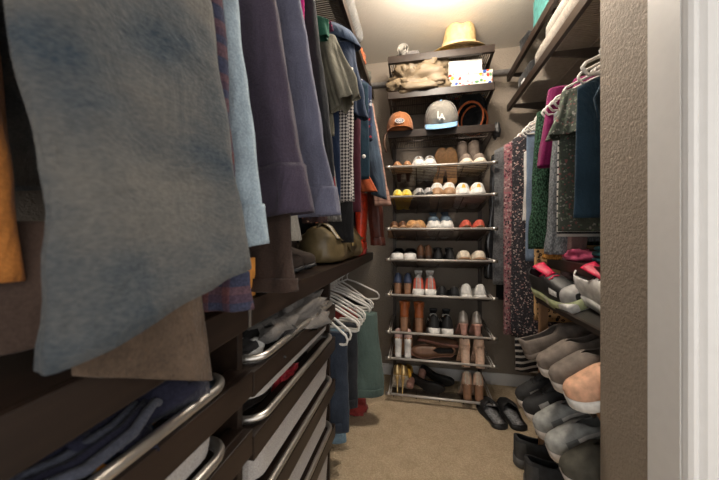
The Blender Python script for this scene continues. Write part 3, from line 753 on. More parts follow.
# ------------------------------------------------------------------ garments hanging on the left
GL = 'clothes on the left hanging rod'
HUNG = []
def hang(name, label, cat, y, body=None, sleeves=(), group=GL, rodx=-.58, rodz=2.09, mat=None, hanger=WHITEP):
    """body: (x0, x1, ztop, zhem, depth, folds, amp); sleeve: dict of a hanging sleeve"""
    t = thing(name, label, cat, (rodx, y, rodz), group=group)
    seed = rnd.randint(1, 999)
    if body:
        x0, x1, zt, zh, d, k, am = body
        if rodz > 2 and y < 1.05: zt = 2.02
        c = (x0+x1)/2-rodx; a = (x1-x0)/2
        if 'black coat' not in label: HUNG.append((label, rodx, y, rodz))
        bm = BM(); cloth(bm, (c, 0, zt-rodz), (c, 0, zh-rodz), a*.97, a, .008, d*.62, k=k, amp=am*.7, seed=seed, shoulder=.07, m=30, n=56)
        obj('body', bm, mat, t, solid=.002)
    for i, s in enumerate(sleeves):
        P0 = Vector(s['p0'])-Vector((rodx, y, rodz)); P1 = Vector(s['p1'])-Vector((rodx, y, rodz))
        bm = BM(); a0, a1, b0, b1 = s['ab']; yw = s.get('yaw', 0); sl = s.get('slant', 0)
        cloth(bm, P0, P1, a0, a1, b0, b1, yw, sl, k=s.get('k', 3), amp=s.get('amp', .005), seed=seed+i+1, wr=s.get('wr', .011), n=52, m=40)
        obj('sleeve', bm, s.get('mat', mat), t, solid=.003)
        if s.get('cuff'):
            h = s['cuff']; d = (P1-P0).normalized()
            Q = P1-d*h
            cm = s.get('cmat', s.get('mat', mat))
            bm = BM(); cloth(bm, Q, P1+d*.004, a1+.004, a1+.0045, b1+.0045, b1+.005, yw, 0, k=s.get('k', 3), m=8, amp=s.get('amp', .005), seed=seed+i+1, wr=s.get('wr', .011), cap=False, t0=1, n=52)
            for v in bm.verts:
                lx = (v.co.x-P1.x)*math.cos(yw)+(v.co.y-P1.y)*math.sin(yw); v.co.z += sl*lx
            obj('cuff', bm, cm, t, solid=.004)
    return t
def slv(x0, y0, z0, x1, y1, z1, a0, a1, b0, b1, **k):
    return dict(p0=(x0, y0, z0), p1=(x1, y1, z1), ab=(a0, a1, b0, b1), **k)
def collar(t, x, y, z, r, mat, h=.05):
    """turned-down collar around the hanger's neck"""
    bm = BM(); c = Vector((x, y, z))-t.location; rings = []
    for rr, zz in ((r*.8, 0), (r*.85, h*.8), (r, h), (r*1.25, h*.55), (r*1.55, -h*.25)):
        rings.append([c+Vector((rr*1.25*math.cos(a), rr*.62*math.sin(a), zz-.25*rr*math.cos(a)+.006*math.sin(3*a))) for a in [2*PI*j/24 for j in range(24)]])
    loft(bm, rings); return obj('collar', bm, mat, t, solid=.003)
W = weave
DEN = W('faded_denim', (.105, .105, .10), (.030, .036, .042), 150, .8, .36, 5.5, bump=1, stretch=(1, 1, 1.7), fade=((.016, .036, .058), (.150, .136, .118)))
MUSTG = W('mustard_canvas', (.50, .19, .045), var=.15)
PURP = W('aubergine_twill', (.056, .044, .066), (.030, .023, .038), 320, var=.30, vs=6)
PERI = W('periwinkle_chambray', (.120, .122, .175), (.065, .068, .105), 320, var=.22, vs=8)
LDEN = W('bleached_denim', (.34, .42, .48), (.17, .22, .26), 260, var=.28, vs=12)
BRNG = W('brown_twill', (.045, .028, .022), var=.2)
TWEED = W('brown_tweed', (.10, .068, .047), (.022, .016, .012), 230, .9, .25, 30, bump=1)
PLD = plaid('flannel_plaid', (.045, .05, .085), (.16, .07, .065), (.10, .045, .055), 11, 10)
t = hang('sweater', 'mustard orange garment at the far left edge of the photo, hanging nearest the doorway', 'sweater', .20, (-.84, -.56, 1.95, 1.25, .03, 4, .008),
     [slv(-.60, .215, 1.75, -.505, .235, 1.035, .07, .078, .03, .035)], mat=MUSTG)
t = hang('denim_jacket', 'big faded blue denim jacket with a wide sleeve filling the upper left', 'jacket', .34, (-.84, -.50, 1.96, 1.16, .035, 5, .010),
     [slv(-.425, .312, 1.80, -.297, .316, 1.000, .105, .117, .022, .018, yaw=1.28, slant=.33, k=4, amp=.006, wr=.016)], mat=DEN)
t = hang('coat', 'brown tweed coat whose hem shows below the denim jacket', 'coat', .40, None,
     [slv(-.345, .315, 1.04, -.322, .308, .905, .08, .088, .007, .008, yaw=1.47, slant=-.50, k=3, amp=.002, wr=.003)], mat=TWEED)
t = hang('brown_shirt', 'dark brown garment with stitched hem behind the denim jacket at lower left', 'shirt', .29, None,
     [slv(-.50, .25, 1.10, -.41, .25, .962, .08, .09, .010, .012, yaw=.5, slant=.05)], mat=W('cocoa_cotton', (.07, .045, .035)))
t = hang('flannel_shirt', 'red and blue plaid flannel shirt between the denim jacket and the pale denim sleeve', 'shirt', .46, (-.82, -.48, 1.96, 1.2, .03, 5, .008),
     [slv(-.43, .445, 1.80, -.355, .455, .962, .065, .068, .024, .024, cuff=.06)], mat=PLD)
t = hang('denim_jacket', 'pale bleached denim jacket, sleeve right of the plaid shirt', 'jacket', .53, (-.82, -.46, 1.96, 1.2, .03, 5, .008),
     [slv(-.44, .515, 1.80, -.363, .52, 1.062, .058, .064, .024, .028, cuff=.075, slant=.15)], mat=LDEN)
t = hang('trousers', 'dark brown trousers leg with stitched hem below the aubergine sleeve', 'trousers', .605, (-.80, -.5, 2.0, 1.1, .025, 3, .006),
     [slv(-.40, .715, 1.3, -.328, .60, .966, .055, .060, .015, .02, cuff=.025)], mat=BRNG)
t = hang('work_jacket', 'aubergine purple work jacket with a broad seamed cuff', 'jacket', .66, (-.84, -.46, 1.97, 1.15, .035, 5, .010),
     [slv(-.455, .65, 1.90, -.325, .655, 1.135, .075, .076, .03, .034, cuff=.115, slant=.14, amp=.006, wr=.012)], mat=PURP)
t = hang('shirt', 'periwinkle blue shirt with buttoned cuff, right of the aubergine jacket', 'shirt', .86, (-.84, -.46, 1.97, 1.2, .03, 5, .010),
     [slv(-.445, .855, 1.92, -.312, .86, 1.148, .068, .076, .026, .030, cuff=.085, slant=.05, wr=.010)], mat=PERI)
DKJ = W('indigo_denim', (.03, .038, .055), (.012, .016, .026), 260, .6)
hang('jeans', 'dark indigo jeans hanging behind the aubergine cuff', 'jeans', .76, (-.66, -.42, 1.90, .99, .03, 2, .006), mat=DKJ)
hang('cream_blouse', 'cream blouse with loose cuff behind the periwinkle cuff', 'blouse', .81, (-.80, -.50, 1.95, 1.2, .03, 5, .008),
     [slv(-.46, .805, 1.8, -.385, .81, 1.07, .04, .042, .018, .02)], mat=W('cream_cotton', (.40, .37, .32)))
hang('floral_blouse', 'red and black patterned blouse cuff under the periwinkle cuff', 'blouse', .97, (-.80, -.46, 1.95, 1.2, .03, 5, .008),
     [slv(-.44, .965, 1.85, -.345, .97, 1.128, .04, .045, .02, .022)], mat=floral('rust_floral', (.05, .03, .03), [(.45, .16, .10), (.02, .02, .03), (.50, .32, .22)], 70))
hang('grey_sweater', 'light grey sweater cuff right of the periwinkle cuff', 'sweater', 1.06, (-.80, -.46, 1.95, 1.2, .03, 5, .008),
     [slv(-.44, 1.055, 1.9, -.318, 1.06, 1.138, .05, .045, .02, .024)], mat=knit('ash_knit', (.26, .25, .24)))
hang('pink_blouse', 'magenta pink top showing as a sliver at the top edge of the photo', 'top', .93, (-.82, -.372, 1.94, 1.45, .025, 4, .006), mat=W('magenta_jersey', (.55, .03, .20)))
t = hang('black_cardigan', 'black garment with thin red edging right of the periwinkle shirt', 'cardigan', 1.0, (-.82, -.41, 1.97, 1.25, .022, 4, .006),
     [slv(-.40, 1.005, 1.95, -.318, 1.005, 1.21, .035, .032, .02, .022)], mat=W('black_jersey', (.018, .019, .023)))
bm = BM(); tube(bm, [Vector(p)-t.location for p in ((-.375, 1.0, 1.94), (-.335, 1.002, 1.6), (-.288, 1.005, 1.23))], .004, 8); o = obj('piping', bm, W('red_trim', (.40, .04, .06)), t); o['label'] = 'red edging'
t = hang('green_shirt', 'bright green top at the top edge beside the black garment', 'top', 1.09, (-.82, -.335, 2.00, 1.86, .035, 6, .020), mat=W('emerald_jersey', (.015, .085, .055)))
hang('printed_shirt', 'dark pink and black printed top just behind the green one', 'top', 1.14, (-.82, -.34, 2.03, 1.92, .02, 5, .006), mat=floral('pink_print', (.05, .01, .03), [(.5, .05, .16), (.1, .02, .05)], 60))
KH = W('khaki_linen', (.17, .16, .125), var=.2)
t = hang('khaki_shirt', 'khaki grey shirt with draped front in the middle of the left row', 'shirt', 1.16, (-.80, -.35, 1.97, 1.50, .035, 4, .02),
     [slv(-.365, 1.15, 1.90, -.285, 1.15, 1.62, .040, .050, .025, .04, amp=.022, k=4, wr=.022, slant=.5)], mat=KH)
hang('blue_dress', 'dark navy dress with red edge left of the houndstooth one', 'dress', 1.20, (-.80, -.325, 1.95, 1.22, .022, 5, .008), mat=NAVYF)
hang('houndstooth_dress', 'black and white patterned dress in the middle of the left row', 'dress', 1.26, (-.76, -.275, 1.90, 1.235, .03, 4, .010), mat=check('houndstooth', (.50, .46, .43), (.03, .025, .03), 95))
NV = W('ink_blue_cotton', (.022, .034, .065), (.012, .018, .034), 300)
t = hang('navy_jacket', 'navy jacket with turned collar high in the middle of the left row', 'jacket', 1.33, (-.82, -.30, 2.02, 1.55, .04, 4, .012),
     [slv(-.33, 1.31, 1.97, -.295, 1.31, 1.64, .045, .055, .03, .045, amp=.02, wr=.02, slant=-.4)], mat=NV)
collar(t, -.40, 1.32, 2.0, .075, W('slate_blue_lining', (.04, .06, .10)), .06)
hang('maroon_dress', 'maroon dress beside the houndstooth dress', 'dress', 1.40, (-.78, -.27, 1.94, 1.20, .022, 5, .006), mat=W('maroon_crepe', (.075, .018, .03)))
hang('black_trousers', 'black trousers reaching lowest in the middle of the left row', 'trousers', 1.36, (-.60, -.30, 1.92, 1.05, .03, 2, .006), mat=W('black_wool', (.016, .016, .018)))
t = hang('polo_shirt', 'teal navy polo shirt with a small pale round emblem', 'shirt', 1.50, (-.80, -.245, 1.95, 1.38, .028, 4, .008), mat=W('teal_navy_pique', (.012, .032, .052)))
bm = BM(); lathe(bm, [(.001, .002), (.010, .002), (.010, 0), (.001, 0)], 20)
for v in bm.verts: v.co = Matrix.Rotation(PI/2, 3, 'X') @ v.co + Vector((.31, -.034, -.60))
obj('emblem', bm, WHT, t)
t = hang('printed_scarf', 'dark multicoloured scarf hanging high near the shelf bracket', 'scarf', 1.62, (-.46, -.25, 1.99, 1.62, .03, 3, .014), mat=floral('scarf_print', (.02, .025, .05), [(.30, .03, .04), (.25, .25, .27), (.03, .04, .10)], 38))
t = hang('denim_shirt', 'blue denim shirt with a pointed tail near the far end of the left row', 'shirt', 1.73, (-.78, -.29, 1.96, 1.35, .03, 5, .010),
     [slv(-.32, 1.72, 1.93, -.225, 1.73, 1.315, .045, .05, .022, .028, slant=-.35)], mat=W('mid_denim', (.045, .065, .095), (.022, .032, .05), 280))
hang('orange_shirt', 'burnt orange top peeking out below the polo shirt', 'top', 1.64, None, [slv(-.36, 1.66, 1.52, -.27, 1.64, 1.335, .03, .05, .015, .02)], mat=W('burnt_orange', (.30, .06, .018)))
t = hang('puffer_vest', 'pale pink quilted vest, last garment at the far end of the left row', 'vest', 1.86, None,
     [slv(-.33, 1.85, 1.93, -.215, 1.86, 1.275, .05, .055, .03, .032)], mat=stripes('quilted_blush', (.36, .21, .165), (.22, .12, .095), 32, duty=.82))
bm = BM(); rings = []
t = hang('leather_jacket', 'reddish brown leather sleeve hanging next to the red boot by the back corner', 'jacket', 1.99, None,
     [slv(-.34, 1.97, 1.9, -.262, 1.98, 1.02, .045, .048, .022, .026, cuff=.05)], mat=C('oxblood_leather', (.085, .022, .014), .5))
hang('dark_coat', 'dark grey coat against the back wall behind the pink vest', 'coat', 2.02, (-.80, -.36, 1.95, 1.15, .03, 5, .008), mat=W('charcoal_wool', (.03, .03, .034)))

# ------------------------------------------------------------------ things up on the high left shelf
bm = BM()
sp_pts = []
for i in range(70):
    a = i*.32; r = .012+.0021*i*.32/ .32*.31; sp_pts.append((r*math.cos(a)*1.0, r*math.sin(a)))
loft(bm, [[(x, y, z) for (x, z) in sp_pts] for y in (-.34, -.15, 0, .15, .34)], closed=False)
o = obj('rolled_mat', bm, W('grey_felt', (.12, .115, .108), var=.15), None, solid=.004); o.location = (-.372, 1.33, 2.262); o.scale = (1.15, 1.05, 1.15)
tag(o, 'grey rolled mat lying along the edge of the high left shelf', 'mat')
bm = BM(); crumple(bm, (0, 0, 0), (.05, .07, .05), 3); o = obj('orange_cloth', bm, W('rust_cloth', (.35, .10, .04)), None); o.location = (-.385, 1.85, 2.236); tag(o, 'small rust orange cloth bunched on the high left shelf', 'cloth')
bm = BM(); crumple(bm, (0, 0, 0), (.08, .10, .055), 5); o = obj('folded_cloth', bm, KH, None); o.location = (-.42, 2.05, 2.232); tag(o, 'khaki cloth bundle at the far end of the high left shelf', 'cloth')
bm = BM(); folded(bm, -.30, .17, -.18, .18, 0, .14, 5, 4, 'x'); o = obj('folded_blanket', bm, W('oat_fleece', (.30, .275, .24)), None); o.location = (-.62, .80, 2.203); tag(o, 'folded oat-coloured blanket on the near part of the high left shelf', 'blanket')

# ------------------------------------------------------------------ white hangers on the low left rod
HG = 'white plastic hangers on the low left rod'
def make_hanger(label, mat=WHITEP, group=HG):
    t = thing('clothes_hanger', label, 'hanger', group=group); t.scale = (1.07, 1, 1.22)
    bm = BM()
    pts = [(-.205, 0, -.155), (-.21, 0, -.145), (-.20, 0, -.13), (-.06, 0, -.068), (0, 0, -.05), (.06, 0, -.068), (.20, 0, -.13), (.212, 0, -.145), (.21, 0, -.162), (.195, 0, -.168), (0, 0, -.168), (-.195, 0, -.168)]
    tube(bm, pts, .0050, 8, closed=True); obj('frame', bm, mat, t)
    bm = BM(); tube(bm, [(0, 0, -.05), (0, 0, -.026), (.008, 0, -.018), (.0185, 0, -.006)]+[(.0195*math.cos(a), 0, .0195*math.sin(a)) for a in [i*PI/8 for i in range(10)]], .0035, 8); obj('hook', bm, mat, t)
    return t
hg = make_hanger('white plastic hanger at the near end of the low left rod')
ys = [1.28, 1.33, 1.375, 1.43, 1.48, 1.535, 1.58, 1.64, 1.69, 1.745, 1.79, 1.85, 1.92, 2.03]
ordn = ['nearest', 'second', 'third', 'fourth', 'fifth', 'sixth', 'seventh', 'eighth', 'ninth', 'tenth', 'eleventh', 'twelfth', 'thirteenth', 'fourteenth and farthest']
for i, y in enumerate(ys):
    lab = f'white plastic hanger on the low left rod, {ordn[i]} from the drawers'
    dz = rnd.uniform(-.22, .22)
    if i == 0: o = hg; o['label'] = lab
    else: o = dup(hg, label=lab)
    o.location = (-.50, y, .835-.0065); o.rotation_euler = (rnd.uniform(-.10, .10), rnd.uniform(-.10, .18), dz)
def pants(label, y, x0, x1, zt, zh, d, mat, cat='trousers', name='trousers', k=2, amp=.006, flare=1.0):
    t = thing(name, label, cat, ((x0+x1)/2, y, zt), group='trousers on the low left rod'); a = (x1-x0)/2
    bm = BM(); cloth(bm, (0, 0, 0), (0, 0, zh-zt), a*.97/flare/flare, a, d*.6, d, k=k, amp=amp, seed=rnd.randint(1, 99), m=34, n=60, wr=.012); obj('folded_leg', bm, mat, t, solid=.002)
    bm = BM(); cloth(bm, (0, 0, zh-zt+.045), (0, 0, zh-zt-.001), a*1.01, a*1.012, d*1.10, d*1.12, k=k, amp=amp, seed=5, m=4, n=60, cap=False, t0=1, wr=.004); obj('hem', bm, mat, t, solid=.002)
    return t
TEAL = W('sage_teal_denim', (.095, .138, .125), (.055, .085, .077), 240, var=.22)
pants('sage teal trousers folded over a white hanger, nearest the shoe racks', 1.64, -.56, -.185, .64, .175, .050, TEAL, flare=1.12).rotation_euler = (0, 0, .12)
pants('dark blue jeans hanging beside the drawers at the near end of the low rod', 1.28, -.62, -.305, .64, .20, .032, W('dark_denim', (.035, .045, .065), (.018, .023, .036), 250))
pants('charcoal trousers hanging between the dark jeans and the sage teal trousers', 1.43, -.62, -.295, .64, .22, .03, W('charcoal_twill', (.03, .032, .038)))
pants('light blue jeans whose hem shows low behind the bottom drawer', 1.33, -.62, -.335, .64, .11, .022, W('sky_denim', (.16, .24, .30), (.09, .14, .19), 250))
pants('black trousers hanging at the far end of the low rod', 2.03, -.62, -.31, .64, .22, .03, W('black_gabardine', (.016, .015, .016)))
bm = BM(); crumple(bm, (0, 0, 0), (.06, .06, .045), 8); o = obj('red_shirt', bm, W('brick_red_cotton', (.28, .04, .035)), None); o.location = (-.36, 1.745, .15); o.location.z = .030
tag(o, 'brick red cloth lying on the carpet below the sage teal trousers', 'cloth')
bm = BM(); cloth(bm, (0, 0, 0), (0, 0, -.10), .10, .11, .02, .03, k=3, seed=3); o = obj('red_shorts', bm, W('brick_red_cotton', (.28, .04, .035)), None, solid=.002); o.location = (-.43, 1.57, .68); tag(o, 'small red garment hanging among the white hangers', 'shorts')

# ------------------------------------------------------------------ drawer contents
def put_folded(name, label, cat, x0, x1, y0, y1, z0, z1, layers, mat, seed=1, axis='y'):
    c = Vector(((x0+x1)/2, (y0+y1)/2, z0))
    bm = BM(); folded(bm, x0-c.x, x1-c.x, y0-c.y, y1-c.y, 0, z1-z0, layers, seed, axis)
    o = obj(name, bm, mat, None); o.location = c; return tag(o, label, cat)
def put_heap(name, label, cat, c, size, mat, seed=1, amp=.35):
    bm = BM(); crumple(bm, (0, 0, 0), size, seed, amp, 36, 22); o = obj(name, bm, mat, None); o.location = c; return tag(o, label, cat)
GR = W('grey_jersey', (.17, .155, .142), (.09, .08, .074), 300); GR2 = W('warm_grey_jersey', (.21, .19, .17)); 
put_heap('grey_sweater', 'soft grey knit bunched in the top far drawer, nearest its front rim', 'sweater', (-.43, .90, .812), (.085, .21, .062), GR, 3, .7)
put_heap('grey_shirt', 'lighter grey shirt bunched at the far end of the top far drawer', 'shirt', (-.49, 1.06, .80), (.12, .10, .06), GR2, 9, .5)
put_heap('black_shirt', 'black cloth at the near end of the top far drawer', 'shirt', (-.52, .70, .785), (.15, .10, .055), W('soot_jersey', (.02, .018, .018)), 4, .5)
put_heap('white_socks', 'white ball of socks at the near corner of the top far drawer', 'socks', (-.42, .655, .79), (.04, .045, .04), WHT, 6)
put_folded('black_sweater', 'dark folded clothes in the second far drawer', 'sweater', -.76, -.42, .62, 1.12, .545, .65, 4, W('soot_knit', (.03, .024, .023)), 2)
put_heap('red_cloth', 'bit of red cloth at the front of the second far drawer', 'cloth', (-.40, .83, .63), (.03, .06, .05), W('scarlet_cotton', (.42, .03, .045)), 2)
put_folded('folded_jeans', 'dark blue jeans folded in the third far drawer', 'jeans', -.74, -.42, .63, .88, .345, .475, 3, DKJ, 3)
put_folded('folded_jeans', 'mid blue jeans folded in the far half of the third drawer', 'jeans', -.74, -.42, .89, 1.13, .345, .48, 3, W('wash_denim', (.10, .14, .19)), 5)
put_folded('folded_trousers', 'dark folded trousers in the bottom far drawer', 'trousers', -.74, -.42, .63, .90, .085, .27, 4, BRNG, 6)
put_folded('red_trousers', 'red and olive folded clothes in the far half of the bottom drawer', 'trousers', -.74, -.42, .91, 1.13, .085, .27, 4, floral('red_olive', (.15, .14, .10), [(.35, .03, .05), (.2, .2, .12)], 20), 7)
NVK = W('navy_knit', (.017, .017, .032), (.007, .007, .015), 220, bump=.8)
put_heap('navy_sweater', 'navy blue knit bunched in the near upper drawer under the tweed hem', 'sweater', (-.43, .355, .80), (.07, .085, .062), NVK, 12, .8)
EDGE = W('slate_knit', (.060, .064, .085), (.025, .027, .04), 220, bump=.8)
t = thing('knit_scarf', 'navy knit with rolled edges looping along the near upper drawer', 'scarf', (-.405, .265, .802)); t.scale = (.9, .62, .9)
for i in range(4):
    bm = BM(); x = i*.017
    tube(bm, [(-.02+x, .17, .035), (.0+x, .12, .045+.004*i), (.012+x*1.1, .05, .045), (.0+x, -.02, .04-.004*i), (-.03+x, -.10, .032), (-.05+x, -.16, .02)], [.006, .007, .008, .008, .007, .005], 10); obj('rolled_edge', bm, EDGE if i % 2 else NVK, t)
put_heap('blue_shirt', 'bright blue cloth at the far corner of the near upper drawer', 'shirt', (-.40, .43, .775), (.045, .055, .04), W('royal_blue', (.012, .10, .26)), 5)
put_heap('printed_shirt', 'orange and blue printed cloth at the front of the near upper drawer', 'shirt', (-.385, .32, .775), (.028, .06, .032), floral('orange_blue_print', (.02, .05, .11), [(.55, .22, .04), (.02, .09, .18), (.45, .30, .12)], 45), 7)
put_folded('folded_jeans', 'charcoal jeans folded at the near end of the near upper drawer', 'jeans', -.62, -.395, .02, .20, .72, .815, 3, W('charcoal_denim', (.075, .075, .08), (.03, .03, .034), 250), 8)
put_folded('black_shirts', 'black clothes folded in the near lower drawer', 'shirts', -.74, -.42, .02, .44, .545, .64, 4, W('coal_jersey', (.022, .021, .023)), 9)
# handbag and small box on the left shelf
BAGM = C('olive_leather', (.13, .095, .045), .42, var=.45, vs=14, bump=.3, bs_=60)
t = thing('handbag', 'olive gold leather handbag slumped on the left wood shelf', 'handbag', (-.445, 1.53, .951), (0, 0, -.06)); t.scale = (1, 1.12, 1.0)
bm = BM(); rings = []
for i in range(15):
    u = i/14; y = lerp(-.27, .27, u); e = (1-abs(2*u-1)**5)
    ring = []
    for j in range(28):
        a = 2*PI*j/28; up = max(0, math.sin(a)); zz = .085+.085*sp(math.sin(a), .45)*(.85+.15*e)*(1+up*(.28*math.cos(4.5*y)-.05)); xx = .098*sp(math.cos(a), .5)*(.55+.45*e)*(1.08-.62*sm(0, 1, up))
        p = Vector((xx, y, max(.001, zz))); p.x += noise.noise(p*13)*.028; p.z += noise.noise(p*11+Vector((4, 0, 0)))*.012 if p.z > .01 else 0
        ring.append(p)
    rings.append(ring)
loft(bm, rings, True, True); obj('body', bm, BAGM, t)
bm = BM(); rings = []
for i in range(9):
    u = i/8; y = lerp(-.20, .20, u)
    rings.append([Vector((x, y+.01*math.sin(i), z+.006*math.sin(3*u*PI))) for x, z in ((-.02, .20-.3*y*y), (.02, .205-.3*y*y), (.055, .18-.2*y*y), (.092, .12), (.108, .045+.075*abs(2*u-1)))])
loft(bm, rings, closed=False); obj('flap', bm, BAGM, t, solid=.005)
bm = BM(); tube(bm, [(0, -.24, .15), (.03, -.20, .22), (.045, -.05, .255), (.045, .10, .25), (.03, .22, .20), (0, .25, .14)], .007, 8); obj('strap', bm, C('strap_leather', (.07, .05, .025), .5), t)
bm = BM(); box(bm, .104, .112, -.018, .018, .075, .105, .003); obj('clasp', bm, C('brass', (.5, .36, .14), .3, metal=.9), t)
o = put_heap('brown_bag', 'dark brown soft pouch bag on the shelf behind the ankle boots', 'bag', (-.66, 1.15, 1.03), (.12, .16, .12), C('espresso_leather', (.035, .024, .018), .55), 4, .25)
bm = BM(); box(bm, -.05, .05, -.016, .016, 0, .085, .002); o = obj('orange_box', bm, C('orange_card', (.55, .22, .04), .6), None, smooth=False); o.location = (-.405, .575, .9515); tag(o, 'small orange box standing on the left wood shelf by the brown hem', 'box')

# ------------------------------------------------------------------ garments hanging on the right
GR_ = 'clothes on the right hanging rod'
def rhang(name, label, cat, y, body, sleeves=(), mat=None):
    return hang(name, label, cat, y, body, sleeves, GR_, .74, 1.775, mat)
NAVD = W('deep_navy_crepe', (.020, .046, .075), (.012, .028, .046), 300)
t = rhang('navy_dress', 'deep navy sleeveless top, nearest garment beside the textured wall', 'top', 1.13, (.535, 1.0-.02, 1.665, 1.145, .035, 5, .010), mat=NAVD)
bm = BM(); tube(bm, [Vector(p)-t.location for p in ((.60, 1.085, 1.60), (.565, 1.075, 1.53), (.575, 1.07, 1.46), (.615, 1.075, 1.44), (.65, 1.08, 1.49))], .004, 8); obj('tie', bm, NAVD, t)
FLG = floral('green_floral_chiffon', (.075, .085, .07), [(.24, .095, .09), (.15, .19, .13), (.28, .27, .24), (.05, .07, .05)], 92, .34)
t = rhang('floral_blouse', 'green floral blouse with ruffled shoulder beside the navy top', 'blouse', 1.245, (.530, .97, 1.64, 1.10, .035, 6, .014),
     [slv(.59, 1.235, 1.63, .562, 1.235, 1.46, .05, .065, .03, .05, amp=.016, k=5, wr=.02)], mat=FLG)
rhang('striped_shirt', 'white and black striped shirt edge behind the green floral blouse', 'shirt', 1.31, (.552, .96, 1.60, 1.08, .025, 5, .008), mat=stripes('white_black_stripe', (.62, .59, .56), (.03, .03, .035), 34, duty=.74))
rhang('grey_sweater', 'grey marled knit sweater left of the striped shirt', 'sweater', 1.37, (.60, .96, 1.66, 1.06, .035, 5, .008),
     [slv(.61, 1.36, 1.60, .585, 1.36, 1.005, .045, .05, .03, .032)], mat=knit('marl_grey_knit', (.22, .235, .25), 200, fleck=.3))
rhang('mustard_sweater', 'mustard sweater whose ribbed cuff shows below the grey knit', 'sweater', 1.40, (.66, .96, 1.66, 1.10, .03, 5, .008),
     [slv(.63, 1.40, 1.09, .608, 1.40, .985, .055, .06, .03, .034, cuff=.06)], mat=knit('mustard_knit', (.42, .20, .05)))
rhang('blush_sweater', 'dusty pink sleeve reaching lowest beside the wooden post', 'sweater', 1.34, None,
     [slv(.66, 1.345, 1.60, .625, 1.345, .87, .04, .042, .02, .022, cuff=.05)], mat=W('dusty_pink_knit', (.27, .165, .15)))
rhang('green_sweater', 'dark green knit sweater beside the magenta hoodie', 'sweater', 1.51, (.585, .96, 1.70, 1.04, .035, 5, .008),
     [slv(.60, 1.50, 1.66, .575, 1.50, 1.02, .05, .055, .032, .034)], mat=knit('forest_knit', (.045, .10, .062), 190, fleck=.5))
MAG = W('magenta_fleece', (.17, .010, .075), (.10, .006, .045), 200)
t = rhang('magenta_hoodie', 'magenta hooded fleece with short bright sleeve, brightest garment on the right', 'hoodie', 1.44, (.64, .96, 1.745, 1.15, .03, 5, .008),
     [slv(.625, 1.425, 1.73, .572, 1.43, 1.39, .055, .048, .03, .028)], mat=MAG)
bm = BM(); cloth(bm, Vector((-.02, -.02, -.01)), Vector((-.06, -.03, -.16)), .05, .08, .02, .035, seed=4, amp=.008); obj('hood', bm, MAG, t)
LEO = leopard('leopard_print')
rhang('leopard_dress', 'tan leopard print dress hanging down beside the post', 'dress', 1.60, (.575, .92, 1.66, .66, .03, 5, .012), mat=LEO)
rhang('blue_blouse', 'pale blue blouse between the leopard and dark floral dresses', 'blouse', 1.66, (.555, .92, 1.68, .95, .024, 5, .008), mat=W('powder_blue', (.15, .20, .28)))
rhang('white_camisole', 'white camisole peeking beside the pale blue blouse', 'top', 1.70, (.555, .92, 1.60, 1.16, .02, 5, .006), mat=W('soft_white', (.6, .57, .54)))
DF = floral('dark_floral', (.030, .027, .032), [(.32, .20, .19), (.10, .09, .10), (.40, .33, .30), (.05, .05, .05)], 88, .36)
rhang('floral_dress', 'long dark floral dress reaching almost to the slippers', 'dress', 1.76, (.515, .92, 1.69, .52, .03, 5, .012), mat=DF)
PF = floral('pink_floral', (.22, .12, .125), [(.10, .025, .04), (.40, .27, .26), (.035, .03, .035), (.30, .10, .12)], 82, .46)
rhang('floral_dress', 'long pink floral dress beside the shoe racks', 'dress', 1.86, (.498, .92, 1.69, .50, .035, 5, .014), mat=PF)
rhang('striped_dress', 'black and white striped dress whose hem hangs low behind the pink one', 'dress', 1.83, (.555, .92, 1.5, .30, .028, 4, .012), mat=stripes('zebra_stripe', (.02, .02, .022), (.52, .49, .46), 30, duty=.62, rot=(0, .25, 0)))
rhang('speckled_blouse', 'dark grey speckled top between the pink floral dress and the black bag', 'top', 1.935, (.462, .92, 1.68, .78, .028, 5, .010), mat=W('speckled_grey', (.13, .13, .135), (.012, .012, .014), 110, .6))
t = thing('garment_bag', 'shiny black plastic garment bag at the far end of the right row', 'garment bag', (.74, 2.03, 1.775), group=GR_)
bm = BM(); cloth(bm, (-.04, 0, -.09), (-.05, 0, -.975), .225, .245, .02, .03, k=9, amp=.016, seed=21, shoulder=.08, m=44, n=90, wr=.034); obj('cover', bm, plain('black_film', (.028, .028, .03), .22, var=.3, coat=.4, bump=0), t, solid=.001)
rhang('black_coat', 'black coat hidden behind the hanging dresses against the back wall', 'coat', 2.11, (.53, .93, 1.62, .65, .03, 5, .01), mat=W('black_felt', (.015, .015, .016)))
RG = 'white hangers on the right rod'
GH = C('grey_plastic', (.05, .05, .05), .4)
hb = None
def short(l):
    w = l.split()
    for k in (' above', ' behind', ' beside', ' filling', ' between', ' showing', ' peeking', ' whose', ' with', ' reaching', ' hanging', ' just', ' right', ' at', ' in', ' near', ' left', ',', ' cuff', ' sleeve', ' hidden', ' edge', ' against', ' high'):
        if k in l: l = l.split(k)[0] if len(l.split(k)[0].split()) >= 3 else l
    return ' '.join(l.split()[:8])
for i, (lb, rx, y, rz) in enumerate(HUNG):
    if rx > 0:
        o = dup(hg, (rx, y, rz-.003), (0, 0, rnd.uniform(-.08, .08)), 'white plastic hanger inside the '+short(lb)); o['group'] = RG; o.scale = (.92, 1, .95)
    else:
        if hb is None: hb = make_hanger('x', GH, 'dark hangers on the left hanging rod'); o = hb
        else: o = dup(hb)
        o.location = (rx, y, rz-.003); o['label'] = 'dark plastic hanger inside the '+short(lb); o.scale = (.85, 1, 1)
for i, (y, z) in enumerate(((1.02, .22), (1.05, -.05), (1.085, .12))):
    lb = ['white plastic hanger nearest the textured wall on the right rod', 'white plastic hanger second from the textured wall on the right rod', 'white plastic hanger third from the textured wall, just before the navy top'][i]
    o = dup(hg, (.74, y, 1.772), (0, 0, z), lb); o['group'] = RG; o.scale = (1.04, 1, 1)

